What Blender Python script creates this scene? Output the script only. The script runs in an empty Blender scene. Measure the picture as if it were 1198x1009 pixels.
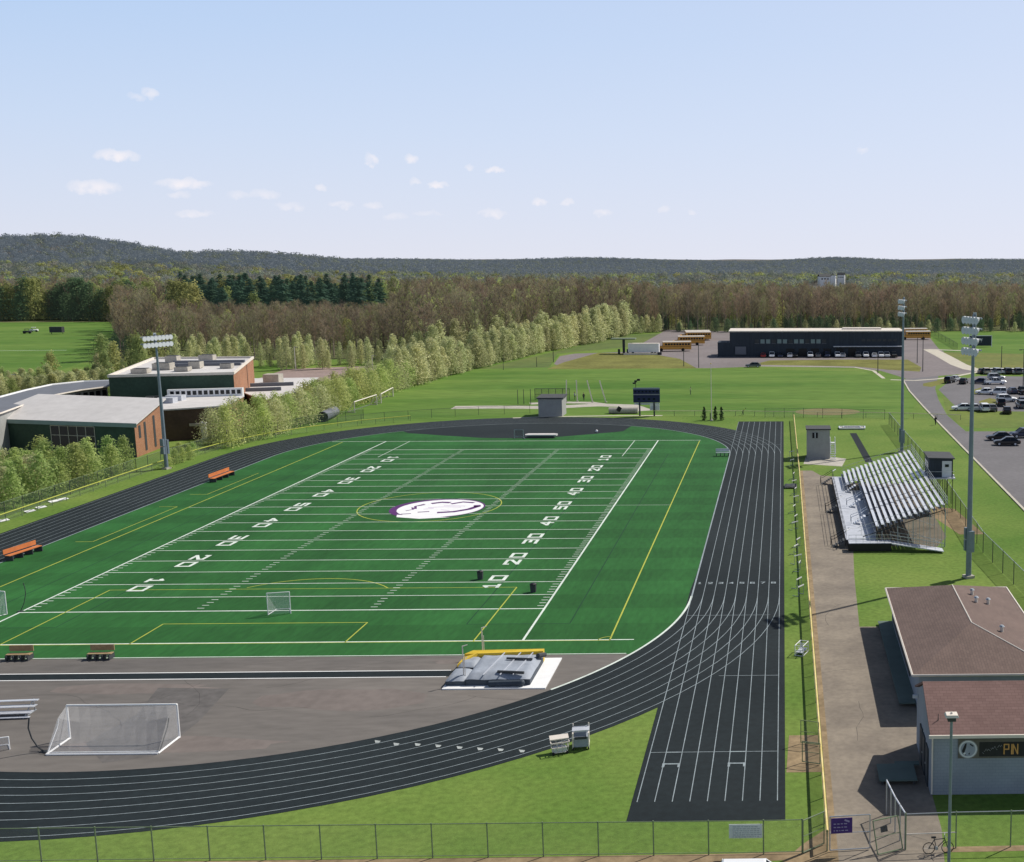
import bpy, math, random
from mathutils import Vector, Matrix, noise as mnoise
R = math.radians
rnd = random.Random(7)
sc = bpy.context.scene
COL = sc.collection

# ---------------------------------------------------------------- survey: camera and a ground finder
FPX, CH, PITCH, YAW, CX, CY, PW, PH = 1347.58, 32.933, 0.150586, 0.0255386, 950.707, 504.5, 1198.0, 1009.0
_cp, _sp, _cw, _sw = math.cos(PITCH), math.sin(PITCH), math.cos(YAW), math.sin(YAW)
def gp(px, py, z=0.0):
    """world X, Y of a surveyed picture point at height z"""
    a = (px-CX)/FPX; b = (py-CY)/FPX
    fw = _cp-b*_sp; dn = _sp+b*_cp
    t = (CH-z)/dn
    return (a*t*_cw+fw*t*_sw, -a*t*_sw+fw*t*_cw)
def zat(px, py, Y):
    a = (px-CX)/FPX; b = (py-CY)/FPX
    fw = _cp-b*_sp; dn = _sp+b*_cp
    return CH-dn*Y/(-a*_sw+fw*_cw)
def pxof(X, Y, Z=0.0):
    xr = X*_cw-Y*_sw; yr = X*_sw+Y*_cw; z = Z-CH
    d = yr*_cp-z*_sp; u = yr*_sp+z*_cp
    return CX+FPX*xr/d, CY-FPX*u/d

def sstep(a, b, x):
    t = max(0.0, min(1.0, (x-a)/(b-a))); return t*t*(3-2*t)
HP = [(-400,16),(-100,22),(0,27),(40,36),(85,44),(120,37),(150,26),(200,18),(245,20),(290,24),(350,18),(400,12),(430,9),(500,4),(600,0)]
HX = [(((p-CX)/FPX+0.0255)*1476, z) for p, z in HP]
def terrain(X, Y):
    z = 5*sstep(650, 1200, Y)+8*sstep(1500, 2500, Y)
    if Y > 650:
        h = 0
        if X < HX[0][0]: h = HX[0][1]
        else:
            for (x0, z0), (x1, z1) in zip(HX, HX[1:]):
                if x0 <= X < x1: h = z0+(z1-z0)*(X-x0)/(x1-x0)
        z += h*math.exp(-((Y-1480)/330.0)**2)
        z += sstep(900, 1800, Y)*5.5*mnoise.noise(Vector((X/330.0, Y/420.0, 3.1)))
        z += sstep(2000, 2500, Y)*7.5*mnoise.noise(Vector((X/260.0, Y/900.0, 9.1)))-2.0*sstep(2000, 2500, Y)
    return z

# ---------------------------------------------------------------- materials
MATS = {}
def mat(name, col, rough=0.8, var=0.15, scale=1.0, scale2=None, metal=0.0, spec=0.3, col2=None, bump=0.0, trans=0.0, stretch=None, randv=0.0):
    if name in MATS: return MATS[name]
    m = bpy.data.materials.new(name); m.use_nodes = True
    nt = m.node_tree; N = nt.nodes; L = nt.links
    b = N['Principled BSDF']; out = N['Material Output']
    b.inputs['Roughness'].default_value = rough; b.inputs['Metallic'].default_value = metal
    b.inputs['Specular IOR Level'].default_value = spec
    tc = N.new('ShaderNodeTexCoord')
    src = tc.outputs['Object']
    if stretch:
        mp = N.new('ShaderNodeMapping'); mp.inputs['Scale'].default_value = stretch
        L.new(src, mp.inputs['Vector']); src = mp.outputs['Vector']
    n1 = N.new('ShaderNodeTexNoise'); n1.inputs['Scale'].default_value = scale; n1.inputs['Detail'].default_value = 6; n1.inputs['Roughness'].default_value = 0.6
    L.new(src, n1.inputs['Vector'])
    c0 = Vector(col); ca = c0*(1-var); cb = (Vector(col2) if col2 else c0*(1+var))
    rp = N.new('ShaderNodeValToRGB')
    rp.color_ramp.elements[0].position = 0.3; rp.color_ramp.elements[1].position = 0.7
    rp.color_ramp.elements[0].color = (*ca, 1); rp.color_ramp.elements[1].color = (*cb, 1)
    L.new(n1.outputs['Fac'], rp.inputs['Fac'])
    cur = rp.outputs['Color']
    if scale2:
        n2 = N.new('ShaderNodeTexNoise'); n2.inputs['Scale'].default_value = scale2; n2.inputs['Detail'].default_value = 5
        L.new(src, n2.inputs['Vector'])
        mr = N.new('ShaderNodeMapRange'); mr.inputs['From Min'].default_value = 0.3; mr.inputs['From Max'].default_value = 0.7
        mr.inputs['To Min'].default_value = 1-var*0.8; mr.inputs['To Max'].default_value = 1+var*0.8
        L.new(n2.outputs['Fac'], mr.inputs['Value'])
        vm = N.new('ShaderNodeVectorMath'); vm.operation = 'SCALE'
        L.new(cur, vm.inputs[0]); L.new(mr.outputs['Result'], vm.inputs['Scale']); cur = vm.outputs['Vector']
    if randv:
        oi = N.new('ShaderNodeObjectInfo')
        hs = N.new('ShaderNodeHueSaturation')
        r1 = N.new('ShaderNodeMapRange'); r1.inputs['To Min'].default_value = 1-randv; r1.inputs['To Max'].default_value = 1+randv
        L.new(oi.outputs['Random'], r1.inputs['Value']); L.new(r1.outputs['Result'], hs.inputs['Value'])
        m7 = N.new('ShaderNodeMath'); m7.operation = 'MULTIPLY'; m7.inputs[1].default_value = 7.31
        fr = N.new('ShaderNodeMath'); fr.operation = 'FRACT'
        r2 = N.new('ShaderNodeMapRange'); r2.inputs['To Min'].default_value = 0.5-randv*0.09; r2.inputs['To Max'].default_value = 0.5+randv*0.09
        L.new(oi.outputs['Random'], m7.inputs[0]); L.new(m7.outputs[0], fr.inputs[0]); L.new(fr.outputs[0], r2.inputs['Value'])
        L.new(r2.outputs['Result'], hs.inputs['Hue']); L.new(cur, hs.inputs['Color']); cur = hs.outputs['Color']
    L.new(cur, b.inputs['Base Color'])
    if bump:
        bp = N.new('ShaderNodeBump'); bp.inputs['Strength'].default_value = bump; bp.inputs['Distance'].default_value = 0.05
        n3 = N.new('ShaderNodeTexNoise'); n3.inputs['Scale'].default_value = (scale2 or scale)*3; n3.inputs['Detail'].default_value = 4
        L.new(src, n3.inputs['Vector']); L.new(n3.outputs['Fac'], bp.inputs['Height']); L.new(bp.outputs['Normal'], b.inputs['Normal'])
    if trans:
        tl = N.new('ShaderNodeBsdfTranslucent'); L.new(cur, tl.inputs['Color'])
        mx = N.new('ShaderNodeMixShader'); mx.inputs['Fac'].default_value = trans
        L.new(b.outputs[0], mx.inputs[1]); L.new(tl.outputs[0], mx.inputs[2]); L.new(mx.outputs[0], out.inputs['Surface'])
    MATS[name] = m
    return m
def mesh_mat(name, col, cover, metal=0.0):
    if name in MATS: return MATS[name]
    m = mat(name, col, 0.6, 0.1, 3.0, metal=metal)
    nt = m.node_tree; N = nt.nodes; L = nt.links
    tr = N.new('ShaderNodeBsdfTransparent'); mx = N.new('ShaderNodeMixShader'); mx.inputs['Fac'].default_value = cover
    L.new(tr.outputs[0], mx.inputs[1]); L.new(N['Principled BSDF'].outputs[0], mx.inputs[2]); L.new(mx.outputs[0], N['Material Output'].inputs['Surface'])
    return m
def brick_mat(name, c1, c2, mortar, scale=6.0, flat=None):
    if name in MATS: return MATS[name]
    m = mat(name, c1, 0.85, 0.12, 0.6)
    nt = m.node_tree; N = nt.nodes; L = nt.links
    bt = N.new('ShaderNodeTexBrick'); bt.inputs['Scale'].default_value = scale
    bt.inputs['Color1'].default_value = (*c1, 1); bt.inputs['Color2'].default_value = (*c2, 1); bt.inputs['Mortar'].default_value = (*mortar, 1)
    bt.inputs['Mortar Size'].default_value = 0.012
    tc = N.new('ShaderNodeTexCoord'); mp = N.new('ShaderNodeMapping'); mp.inputs['Rotation'].default_value = (R(90), 0, 0)
    sx = N.new('ShaderNodeSeparateXYZ'); cb = N.new('ShaderNodeCombineXYZ'); ad = N.new('ShaderNodeMath')
    L.new(tc.outputs['Object'], sx.inputs[0]); L.new(sx.outputs[0], ad.inputs[0]); L.new(sx.outputs[1], ad.inputs[1])
    L.new(ad.outputs[0] if flat is None else sx.outputs[1-flat], cb.inputs[0]); L.new(sx.outputs[2] if flat is None else sx.outputs[flat], cb.inputs[1]); L.new(cb.outputs[0], bt.inputs['Vector'])
    nz = N.new('ShaderNodeTexNoise'); nz.inputs['Scale'].default_value = 0.35; L.new(tc.outputs['Object'], nz.inputs['Vector'])
    mr = N.new('ShaderNodeMapRange'); mr.inputs['To Min'].default_value = 0.75; mr.inputs['To Max'].default_value = 1.25
    L.new(nz.outputs['Fac'], mr.inputs['Value'])
    vm = N.new('ShaderNodeVectorMath'); vm.operation = 'SCALE'; L.new(bt.outputs['Color'], vm.inputs[0]); L.new(mr.outputs['Result'], vm.inputs['Scale'])
    L.new(vm.outputs['Vector'], N['Principled BSDF'].inputs['Base Color'])
    return m

M = dict(
 lawn=mat('lawn', (0.112,0.215,0.037), 0.95, 0.22, 0.05, 2.2, col2=(0.175,0.240,0.055), spec=0.1, bump=0.4),
 lawn_far=mat('lawn_far', (0.085,0.19,0.030), 0.95, 0.22, 0.03, 0.4, col2=(0.145,0.225,0.048), spec=0.1, stretch=(0.5,2.2,1)),
 dry=mat('dry_grass', (0.17,0.17,0.05), 0.95, 0.25, 0.12, 1.2, spec=0.1),
 dirt=mat('dirt', (0.27,0.2,0.12), 0.95, 0.25, 0.3, 2.0, spec=0.1),
 turf=mat('turf', (0.022,0.104,0.024), 0.85, 0.18, 0.09, 1.5, col2=(0.029,0.132,0.031), spec=0.15, stretch=(1.6,0.35,1)),
 track=mat('track_rubber', (0.008,0.0148,0.0185), 0.85, 0.25, 0.05, 2.0, col2=(0.015,0.022,0.025), spec=0.22),
 asphalt=mat('asphalt', (0.135,0.125,0.118), 0.9, 0.15, 0.05, 0.9, col2=(0.18,0.162,0.147), spec=0.2, stretch=(0.5,1.6,1)),
 path=mat('path_asphalt', (0.20,0.17,0.142), 0.9, 0.14, 0.22, 2.4, col2=(0.29,0.248,0.197), spec=0.2),
 road=mat('road', (0.155,0.148,0.155), 0.9, 0.12, 0.1, 1.5, spec=0.2),
 lot=mat('parking_lot_asphalt', (0.20,0.175,0.175), 0.9, 0.12, 0.05, 0.8, spec=0.2),
 forest=mat('forest_floor', (0.15,0.13,0.075), 0.95, 0.3, 0.05, 0.4, col2=(0.13,0.16,0.06), spec=0.1),
 farfloor=mat('far_forest_floor', (0.12,0.115,0.105), 0.95, 0.25, 0.02, 0.2, spec=0.1),
 kerb=mat('kerb_concrete', (0.5,0.46,0.38), 0.9, 0.1, 0.5, 3.0),
 concrete=mat('concrete', (0.42,0.39,0.34), 0.9, 0.15, 0.4, 3.0),
 wline=mat('white_paint', (0.62,0.68,0.62), 0.8, 0.15, 0.6, 5.0),
 tline=mat('lane_paint', (0.25,0.295,0.315), 0.8, 0.22, 0.5, 5.0),
 bwhite=mat('bright_white', (0.8,0.8,0.8), 0.6, 0.05, 1.0),
 yline=mat('yellow_paint', (0.40,0.43,0.06), 0.8, 0.15, 0.6),
 kline=mat('dark_turf_line', (0.006,0.045,0.018), 0.9, 0.1, 1.0),
 purple=mat('purple_paint', (0.09,0.02,0.13), 0.8, 0.15, 1.0),
 steel=mat('galvanised_steel', (0.42,0.45,0.48), 0.45, 0.12, 2.0, metal=0.6, spec=0.5),
 polegrey=mat('pole_steel', (0.20,0.245,0.29), 0.5, 0.1, 1.0, metal=0.3),
 housing=mat('lamp_housing', (0.45,0.47,0.5), 0.65, 0.06, 2.0),
 alu=mat('aluminium', (0.74,0.75,0.78), 0.38, 0.08, 2.0, metal=0.45, spec=0.6),
 alud=mat('dull_aluminium', (0.55,0.57,0.62), 0.5, 0.12, 1.0, metal=0.3),
 foot=mat('foot_plank', (0.25,0.26,0.29), 0.6, 0.15, 1.0, metal=0.4),
 black=mat('black_metal', (0.012,0.012,0.014), 0.5, 0.1, 3.0),
 dark=mat('dark_grey', (0.05,0.055,0.06), 0.7, 0.15, 1.0),
 glass=mat('dark_glass', (0.012,0.016,0.022), 0.12, 0.2, 1.0, spec=0.35),
 lamp=mat('lamp_face', (0.62,0.64,0.67), 0.5, 0.05, 4.0, spec=0.6),
 yellowcap=mat('yellow_cap', (0.62,0.47,0.13), 0.7, 0.15, 0.7, col2=(0.75,0.62,0.3)),
 greenpost=mat('fence_paint', (0.17,0.22,0.13), 0.6, 0.1, 1.0),
 link=mesh_mat('chain_link', (0.28,0.3,0.27), 0.10),
 linkdark=mesh_mat('chain_link_dark', (0.06,0.09,0.07), 0.30),
 net=mesh_mat('goal_net', (0.75,0.76,0.78), 0.20),
 orange=mat('orange_bench', (0.52,0.17,0.055), 0.7, 0.12, 1.0),
 tan=mat('tan_wood', (0.34,0.24,0.13), 0.8, 0.2, 2.0, stretch=(1,8,1)),
 matgrey=mat('mat_cover', (0.30,0.33,0.38), 0.55, 0.15, 0.9, bump=0.6),
 matnavy=mat('mat_side', (0.05,0.065,0.085), 0.6, 0.2, 1.5),
 yellow=mat('yellow_vinyl', (0.68,0.47,0.045), 0.55, 0.1, 1.0),
 roofbrown=mat('brown_shingle', (0.135,0.10,0.088), 0.9, 0.14, 0.25, 6.0, spec=0.15, bump=0.5),
 roofred=mat('red_shingle', (0.20,0.118,0.104), 0.9, 0.12, 0.3, 6.0, spec=0.15, bump=0.5),
 wallgrey=mat('painted_block', (0.27,0.305,0.355), 0.8, 0.06, 0.5, 3.0),
 trim=mat('pale_trim', (0.68,0.62,0.55), 0.7, 0.08, 1.0),
 deckgreen=mat('green_deck', (0.11,0.15,0.135), 0.8, 0.12, 0.8),
 bannerblack=mat('banner_black', (0.022,0.022,0.025), 0.6, 0.2, 2.0),
 bannerolive=mat('banner_backing', (0.13,0.12,0.10), 0.7, 0.15, 2.0),
 lettero=mat('orange_lettering', (0.58,0.31,0.10), 0.6, 0.1, 2.0),
 letterg=mat('grey_lettering', (0.30,0.30,0.31), 0.6, 0.1, 2.0),
 signpurple=mat('purple_sign', (0.055,0.025,0.16), 0.6, 0.15, 2.0),
 signtext=mat('lilac_sign_print', (0.30,0.26,0.42), 0.6, 0.1, 2.0),
 signwhite=mat('white_sign', (0.62,0.64,0.66), 0.6, 0.06, 3.0),
 greyprint=mat('grey_sign_print', (0.38,0.40,0.44), 0.6, 0.1, 3.0),
 roofpale=mat('pale_membrane_roof', (0.56,0.54,0.53), 0.8, 0.08, 0.08, 0.8),
 roofmetal=mat('grey_metal_roof', (0.14,0.15,0.175), 0.75, 0.08, 0.3),
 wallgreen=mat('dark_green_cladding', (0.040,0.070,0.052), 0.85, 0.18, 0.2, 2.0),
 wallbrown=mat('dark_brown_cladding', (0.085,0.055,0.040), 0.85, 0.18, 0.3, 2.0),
 fascia=mat('teal_fascia', (0.20,0.27,0.27), 0.6, 0.08, 1.0),
 roofbrown2=brick_mat('brown_shingle_courses', (0.165,0.115,0.098), (0.138,0.095,0.082), (0.085,0.064,0.057), 1.15, 0),
 roofred2=brick_mat('red_shingle_courses', (0.215,0.130,0.115), (0.18,0.106,0.094), (0.12,0.072,0.064), 1.15, 1),
 blockwall=brick_mat('painted_block_courses', (0.275,0.31,0.36), (0.262,0.296,0.345), (0.215,0.245,0.285), 1.25),
 brick=brick_mat('orange_brick', (0.36,0.17,0.09), (0.29,0.125,0.065), (0.34,0.26,0.20), 2.2),
 navy=mat('navy_siding', (0.030,0.040,0.055), 0.7, 0.2, 0.3, 2.0, stretch=(6,1,0.3)),
 navyboard=mat('navy_panel', (0.02,0.028,0.075), 0.6, 0.1, 1.0),
 shedgrey=mat('grey_siding', (0.33,0.33,0.32), 0.8, 0.08, 0.6, 3.0),
 rooft=mat('dark_shingle', (0.07,0.073,0.078), 0.9, 0.12, 1.0),
 busyellow=mat('bus_yellow', (0.66,0.34,0.07), 0.5, 0.08, 1.0),
 tyre=mat('tyre_rubber', (0.02,0.02,0.02), 0.9, 0.1, 2.0),
 red=mat('red_lens', (0.35,0.02,0.02), 0.3, 0.05, 2.0),
 skin=mat('skin', (0.45,0.27,0.19), 0.6, 0.05, 4.0),
 clothdark=mat('dark_clothing', (0.03,0.03,0.04), 0.9, 0.1, 3.0),
 clothgrey=mat('grey_clothing', (0.25,0.27,0.3), 0.9, 0.1, 3.0),
 bark=mat('bark', (0.23,0.195,0.15), 0.95, 0.3, 0.6, randv=0.55),
 barkpale=mat('pale_bark', (0.34,0.30,0.24), 0.95, 0.25, 0.6, randv=0.2),
)
def leafmat(name, ca, cb, tr=0.35, rv=0.22, leaf_glow=None):
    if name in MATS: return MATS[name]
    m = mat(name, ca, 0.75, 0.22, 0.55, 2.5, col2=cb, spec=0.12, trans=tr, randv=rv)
    if leaf_glow:   # emission on leaves stands in for distance haze and brightens the nearer rows
        p = m.node_tree.nodes['Principled BSDF']; p.inputs['Emission Color'].default_value = (*leaf_glow, 1); p.inputs['Emission Strength'].default_value = 1.0
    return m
LEAF = dict(
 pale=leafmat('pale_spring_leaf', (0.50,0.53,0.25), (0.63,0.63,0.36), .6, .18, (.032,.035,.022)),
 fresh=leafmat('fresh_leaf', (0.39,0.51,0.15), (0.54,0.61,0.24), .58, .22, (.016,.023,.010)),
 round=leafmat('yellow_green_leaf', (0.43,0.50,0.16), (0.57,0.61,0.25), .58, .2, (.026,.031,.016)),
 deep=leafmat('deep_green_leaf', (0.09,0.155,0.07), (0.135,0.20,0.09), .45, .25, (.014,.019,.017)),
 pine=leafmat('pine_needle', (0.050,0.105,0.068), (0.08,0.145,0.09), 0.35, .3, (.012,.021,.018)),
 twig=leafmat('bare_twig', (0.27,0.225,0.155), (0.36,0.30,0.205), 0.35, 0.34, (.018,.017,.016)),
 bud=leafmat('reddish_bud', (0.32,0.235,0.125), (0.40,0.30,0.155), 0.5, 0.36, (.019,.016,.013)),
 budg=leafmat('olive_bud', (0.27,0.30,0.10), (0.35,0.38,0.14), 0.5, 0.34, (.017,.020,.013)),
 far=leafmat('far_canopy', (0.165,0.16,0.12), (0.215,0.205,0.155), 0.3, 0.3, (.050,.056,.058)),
 haze=leafmat('hazy_canopy', (0.078,0.090,0.098), (0.105,0.118,0.125), 0.3, 0.2, (.082,.103,.126)),  # distance haze put into the canopy colour, here and in the olive one
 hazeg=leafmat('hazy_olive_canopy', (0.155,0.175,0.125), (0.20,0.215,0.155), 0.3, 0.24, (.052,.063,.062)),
 cypress=leafmat('cypress_leaf', (0.02,0.045,0.02), (0.03,0.065,0.03), 0.2),
)

# woven turf rolls alternate slightly in tone from one five-yard panel to the next
_nt = M['turf'].node_tree; _N = _nt.nodes; _b = _N['Principled BSDF']; _src = _b.inputs['Base Color'].links[0].from_socket
_tc = _N.new('ShaderNodeTexCoord'); _sx = _N.new('ShaderNodeSeparateXYZ'); _nt.links.new(_tc.outputs['Object'], _sx.inputs[0])
_a = _N.new('ShaderNodeMath'); _a.operation = 'MULTIPLY_ADD'; _a.inputs[1].default_value = 1/9.144; _a.inputs[2].default_value = -105.73/9.144+40; _nt.links.new(_sx.outputs[1], _a.inputs[0])
_f = _N.new('ShaderNodeMath'); _f.operation = 'FRACT'; _nt.links.new(_a.outputs[0], _f.inputs[0])
_g = _N.new('ShaderNodeMath'); _g.operation = 'GREATER_THAN'; _g.inputs[1].default_value = 0.5; _nt.links.new(_f.outputs[0], _g.inputs[0])
_m = _N.new('ShaderNodeMapRange'); _m.inputs['To Min'].default_value = 0.89; _m.inputs['To Max'].default_value = 1.05; _nt.links.new(_g.outputs[0], _m.inputs['Value'])
_v = _N.new('ShaderNodeVectorMath'); _v.operation = 'SCALE'; _nt.links.new(_src, _v.inputs[0]); _nt.links.new(_m.outputs['Result'], _v.inputs['Scale']); _nt.links.new(_v.outputs['Vector'], _b.inputs['Base Color'])

# ---------------------------------------------------------------- mesh builder
class MB:
    def __init__(s): s.v = []; s.f = []; s.m = []; s.mats = []; s.cm = 0
    def use(s, material):
        if material not in s.mats: s.mats.append(material)
        s.cm = s.mats.index(material); return s
    def add(s, vs, fs):
        o = len(s.v); s.v += [tuple(v) for v in vs]
        for f in fs: s.f.append([i+o for i in f]); s.m.append(s.cm)
        return s
    def box(s, c, d, rz=0.0, rx=0.0, ry=0.0):
        x, y, z = d[0]/2, d[1]/2, d[2]/2
        mt = Matrix.Rotation(rz, 3, 'Z') @ Matrix.Rotation(ry, 3, 'Y') @ Matrix.Rotation(rx, 3, 'X')
        vs = [Vector(c)+mt@Vector((i*x, j*y, k*z)) for k in (-1,1) for j in (-1,1) for i in (-1,1)]
        return s.add(vs, [(0,2,3,1),(4,5,7,6),(0,1,5,4),(2,6,7,3),(0,4,6,2),(1,3,7,5)])
    def tube(s, a, b, r, n=6, r2=None, caps=True):
        a, b = Vector(a), Vector(b); d = b-a
        if d.length < 1e-6: return s
        d.normalize(); u = d.orthogonal().normalized(); w = d.cross(u); r2 = r if r2 is None else r2
        vs = []
        for p, q in ((a, r), (b, r2)):
            for i in range(n):
                t = 2*math.pi*i/n; vs.append(p+u*q*math.cos(t)+w*q*math.sin(t))
        fs = [(i, (i+1) % n, n+(i+1) % n, n+i) for i in range(n)]
        if caps: fs += [tuple(range(n))[::-1], tuple(range(n, 2*n))]
        return s.add(vs, fs)
    def path(s, pts, r, n=5):
        for a, b in zip(pts, pts[1:]): s.tube(a, b, r, n)
        return s
    def poly(s, pts, z):
        vs = [(p[0], p[1], z if len(p) < 3 else p[2]) for p in pts]
        ar = sum(vs[i][0]*vs[(i+1) % len(vs)][1]-vs[(i+1) % len(vs)][0]*vs[i][1] for i in range(len(vs)))
        if ar < 0: vs = vs[::-1]
        return s.add(vs, [tuple(range(len(vs)))])
    def prism(s, pts, z0, z1):
        pts = [tuple(p[:2]) for p in pts]; n = len(pts)
        ar = sum(pts[i][0]*pts[(i+1) % n][1]-pts[(i+1) % n][0]*pts[i][1] for i in range(n))
        if ar < 0: pts = pts[::-1]
        a = z0 if isinstance(z0, (list, tuple)) else [z0]*n; b = z1 if isinstance(z1, (list, tuple)) else [z1]*n
        if ar < 0: a = list(a)[::-1]; b = list(b)[::-1]
        vs = [(p[0], p[1], a[i]) for i, p in enumerate(pts)]+[(p[0], p[1], b[i]) for i, p in enumerate(pts)]
        return s.add(vs, [tuple(range(n))[::-1], tuple(range(n, 2*n))]+[(i, (i+1) % n, n+(i+1) % n, n+i) for i in range(n)])
    def ribbon(s, pts, w, z, closed=False):
        P = [Vector(p[:2]) for p in pts]; n = len(P); vs = []
        for i in range(n):
            if closed: a, b = P[i-1], P[(i+1) % n]
            else: a, b = P[max(i-1, 0)], P[min(i+1, n-1)]
            d = (b-a).normalized(); q = Vector((-d.y, d.x))*w/2
            zz = z(P[i]) if callable(z) else z
            vs += [(*(P[i]+q), zz), (*(P[i]-q), zz)]
        fs = [(2*i, 2*i+1, 2*i+3, 2*i+2) for i in range(n-1)]
        if closed: fs.append((2*n-2, 2*n-1, 1, 0))
        return s.add(vs, fs)
    def line(s, a, b, w, z): return s.ribbon([a, b], w, z)
    def loft(s, rings, caps=True):
        n = len(rings[0]); o = [v for r in rings for v in r]; fs = []
        for k in range(len(rings)-1):
            for i in range(n): fs.append((k*n+i, k*n+(i+1) % n, (k+1)*n+(i+1) % n, (k+1)*n+i))
        if caps: fs += [tuple(range(n))[::-1], tuple(range((len(rings)-1)*n, len(rings)*n))]
        return s.add(o, fs)
    def disc(s, c, r, n=24, rx=None, z=None):
        return s.add([(c[0]+r*math.cos(2*math.pi*i/n), c[1]+(rx or r)*math.sin(2*math.pi*i/n), c[2]) for i in range(n)], [tuple(range(n))])
    def ball(s, c, r, n=10, m=6, sz=1.0):
        rings = []
        for j in range(1, m):
            t = math.pi*j/m
            rings.append([(c[0]+r*math.sin(t)*math.cos(2*math.pi*i/n), c[1]+r*math.sin(t)*math.sin(2*math.pi*i/n), c[2]-r*sz*math.cos(t)) for i in range(n)])
        return s.loft(rings)
    def mesh(s, name, material=None, smooth=False):
        me = bpy.data.meshes.new(name); me.from_pydata(s.v, [], s.f)
        ms = s.mats or [material]
        for q in ms: me.materials.append(q)
        if s.mats: me.polygons.foreach_set('material_index', s.m)
        if smooth: me.polygons.foreach_set('use_smooth', [True]*len(me.polygons))
        me.update(); return me
    def build(s, name, material=None, parent=None, smooth=False, loc=None, rz=0, bevel=0):
        o = bpy.data.objects.new(name, s.mesh(name, material, smooth)); COL.objects.link(o)
        if parent: o.parent = parent
        if loc: o.location = loc
        o.rotation_euler[2] = rz
        if bevel:
            bm = o.modifiers.new('bevel', 'BEVEL'); bm.width = bevel; bm.segments = 2; bm.limit_method = 'ANGLE'
        return o

def tag(o, label=None, cat=None, group=None, kind=None):
    if label: o['label'] = label
    if cat: o['category'] = cat
    if group: o['group'] = group
    if kind: o['kind'] = kind
    return o
def thing(name, label, cat, loc=(0,0,0), rz=0, group=None):
    o = bpy.data.objects.new(name, None); COL.objects.link(o); o.empty_display_size = 0.3
    o.location = loc; o.rotation_euler = (0, 0, rz)
    return tag(o, label, cat, group)
KIDS = {}
def kids(o):
    if o.name not in KIDS: KIDS[o.name] = list(o.children)
    return KIDS[o.name]
def dup(root, loc, rz=0.0, label=None, group=None, scale=None):
    r = root.copy(); COL.objects.link(r); r.location = loc; r.rotation_euler = (0, 0, rz)
    if scale: r.scale = scale if isinstance(scale, (tuple, list)) else (scale,)*3
    if label: r['label'] = label
    if group: r['group'] = group
    for ch in kids(root):
        c = ch.copy(); COL.objects.link(c); c.parent = r
        for g in kids(ch):
            d = g.copy(); COL.objects.link(d); d.parent = c
    return r
def struct(name, mb, m, parent=None):
    o = mb.build(name, m, parent); o['kind'] = 'structure'; return o
class Stock:
    """first placing moves the prototype itself, later ones copy it"""
    def __init__(s, root): s.root = root; s.used = False
    def place(s, loc, rz=0.0, label=None, group=None, scale=None):
        if not s.used:
            s.used = True; kids(s.root)
            for k in kids(s.root): kids(k)
            r = s.root; r.location = loc; r.rotation_euler = (0, 0, rz)
            if scale: r.scale = scale if isinstance(scale, (tuple, list)) else (scale,)*3
            if label: r['label'] = label
            if group: r['group'] = group
            return r
        return dup(s.root, loc, rz, label, group, scale)

# ---------------------------------------------------------------- ground and paved sheets
def axis(lo, hi, fine_lo, fine_hi, fine, coarse):
    a = []; x = lo
    while x < hi:
        a.append(x); x += fine if fine_lo <= x < fine_hi else coarse
    a.append(hi); return a
gx = axis(-5200, 5200, -1500, 1500, 42, 260); gy = axis(-260, 7800, 560, 3200, 42, 210)
g = MB(); vs = [(x, y, terrain(x, y)) for y in gy for x in gx]; n = len(gx)
g.use(M['lawn']).add(vs, []); g.use(M['lawn'])
for j in range(len(gy)-1):
    g.use(M['lawn'] if gy[j] < 690 else M['farfloor'])
    for i in range(n-1): g.f.append([j*n+i, j*n+i+1, (j+1)*n+i+1, (j+1)*n+i]); g.m.append(g.cm)
struct('ground', g, None)

XC, YA, YB, RI, LW = -47.04, 109.4, 190.5, 38.0, 1.07
RO = 47.04
def stadium(r, n=40, a0=None):
    p = []
    for i in range(n+1):
        t = math.pi*i/n; p.append((XC+r*math.cos(t), YB+r*math.sin(t)))
    for i in range(n+1):
        t = math.pi+math.pi*i/n; p.append((XC+r*math.cos(t), YA+r*math.sin(t)))
    return p
# track oval as a ring of quads, plus the sprint straight
tr = MB(); o1, i1 = stadium(RO, 60), stadium(RI, 60); n = len(o1)
tr.add([(*p, 0.012) for p in o1]+[(*p, 0.012) for p in i1], [(i, (i+1) % n, n+(i+1) % n, n+i) for i in range(n)])
track = struct('running_track', tr, M['track'])
sp = MB().poly([(-9.35, 63.9), (0.02, 63.9), (0.02, 230), (-9.05, 230), (-9.05, 120), (-9.35, 112)], 0.016)
struct('sprint_straight', sp, M['track'])
# inner area: turf, near D in grey asphalt, far D in black
ins = stadium(RI-0.02, 60)
TN = 92.9
def clip_low(pts, y0):
    out = []
    for i in range(len(pts)):
        a, b = pts[i], pts[(i+1) % len(pts)]
        if a[1] >= y0: out.append(a)
        if (a[1] >= y0) != (b[1] >= y0):
            t = (y0-a[1])/(b[1]-a[1]); out.append((a[0]+t*(b[0]-a[0]), y0))
    return out
def clip_high(pts, y0): return [(x, -y) for x, y in clip_low([(x, -y) for x, y in pts], -y0)]
FAR = [(-30.5,217.6),(-35,214.6),(-41,211.2),(-48,209.4),(-55,210.0),(-62,212.6),(-70.6,216.2)]
up = clip_low(ins, TN)
arc_r = [p for p in ins[:61] if p[0] > -30.0 and p[1] > YB]
arc_l = [p for p in ins[:61] if p[0] < -71.0 and p[1] > YB]
lowpts = clip_low(ins[61:], TN)
turf_poly = [p for p in arc_r]+FAR+arc_l+[p for p in ins[61:] if p[1] > TN and p[0] < XC]
dx = math.sqrt(RI**2-(YA-TN)**2)
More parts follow.
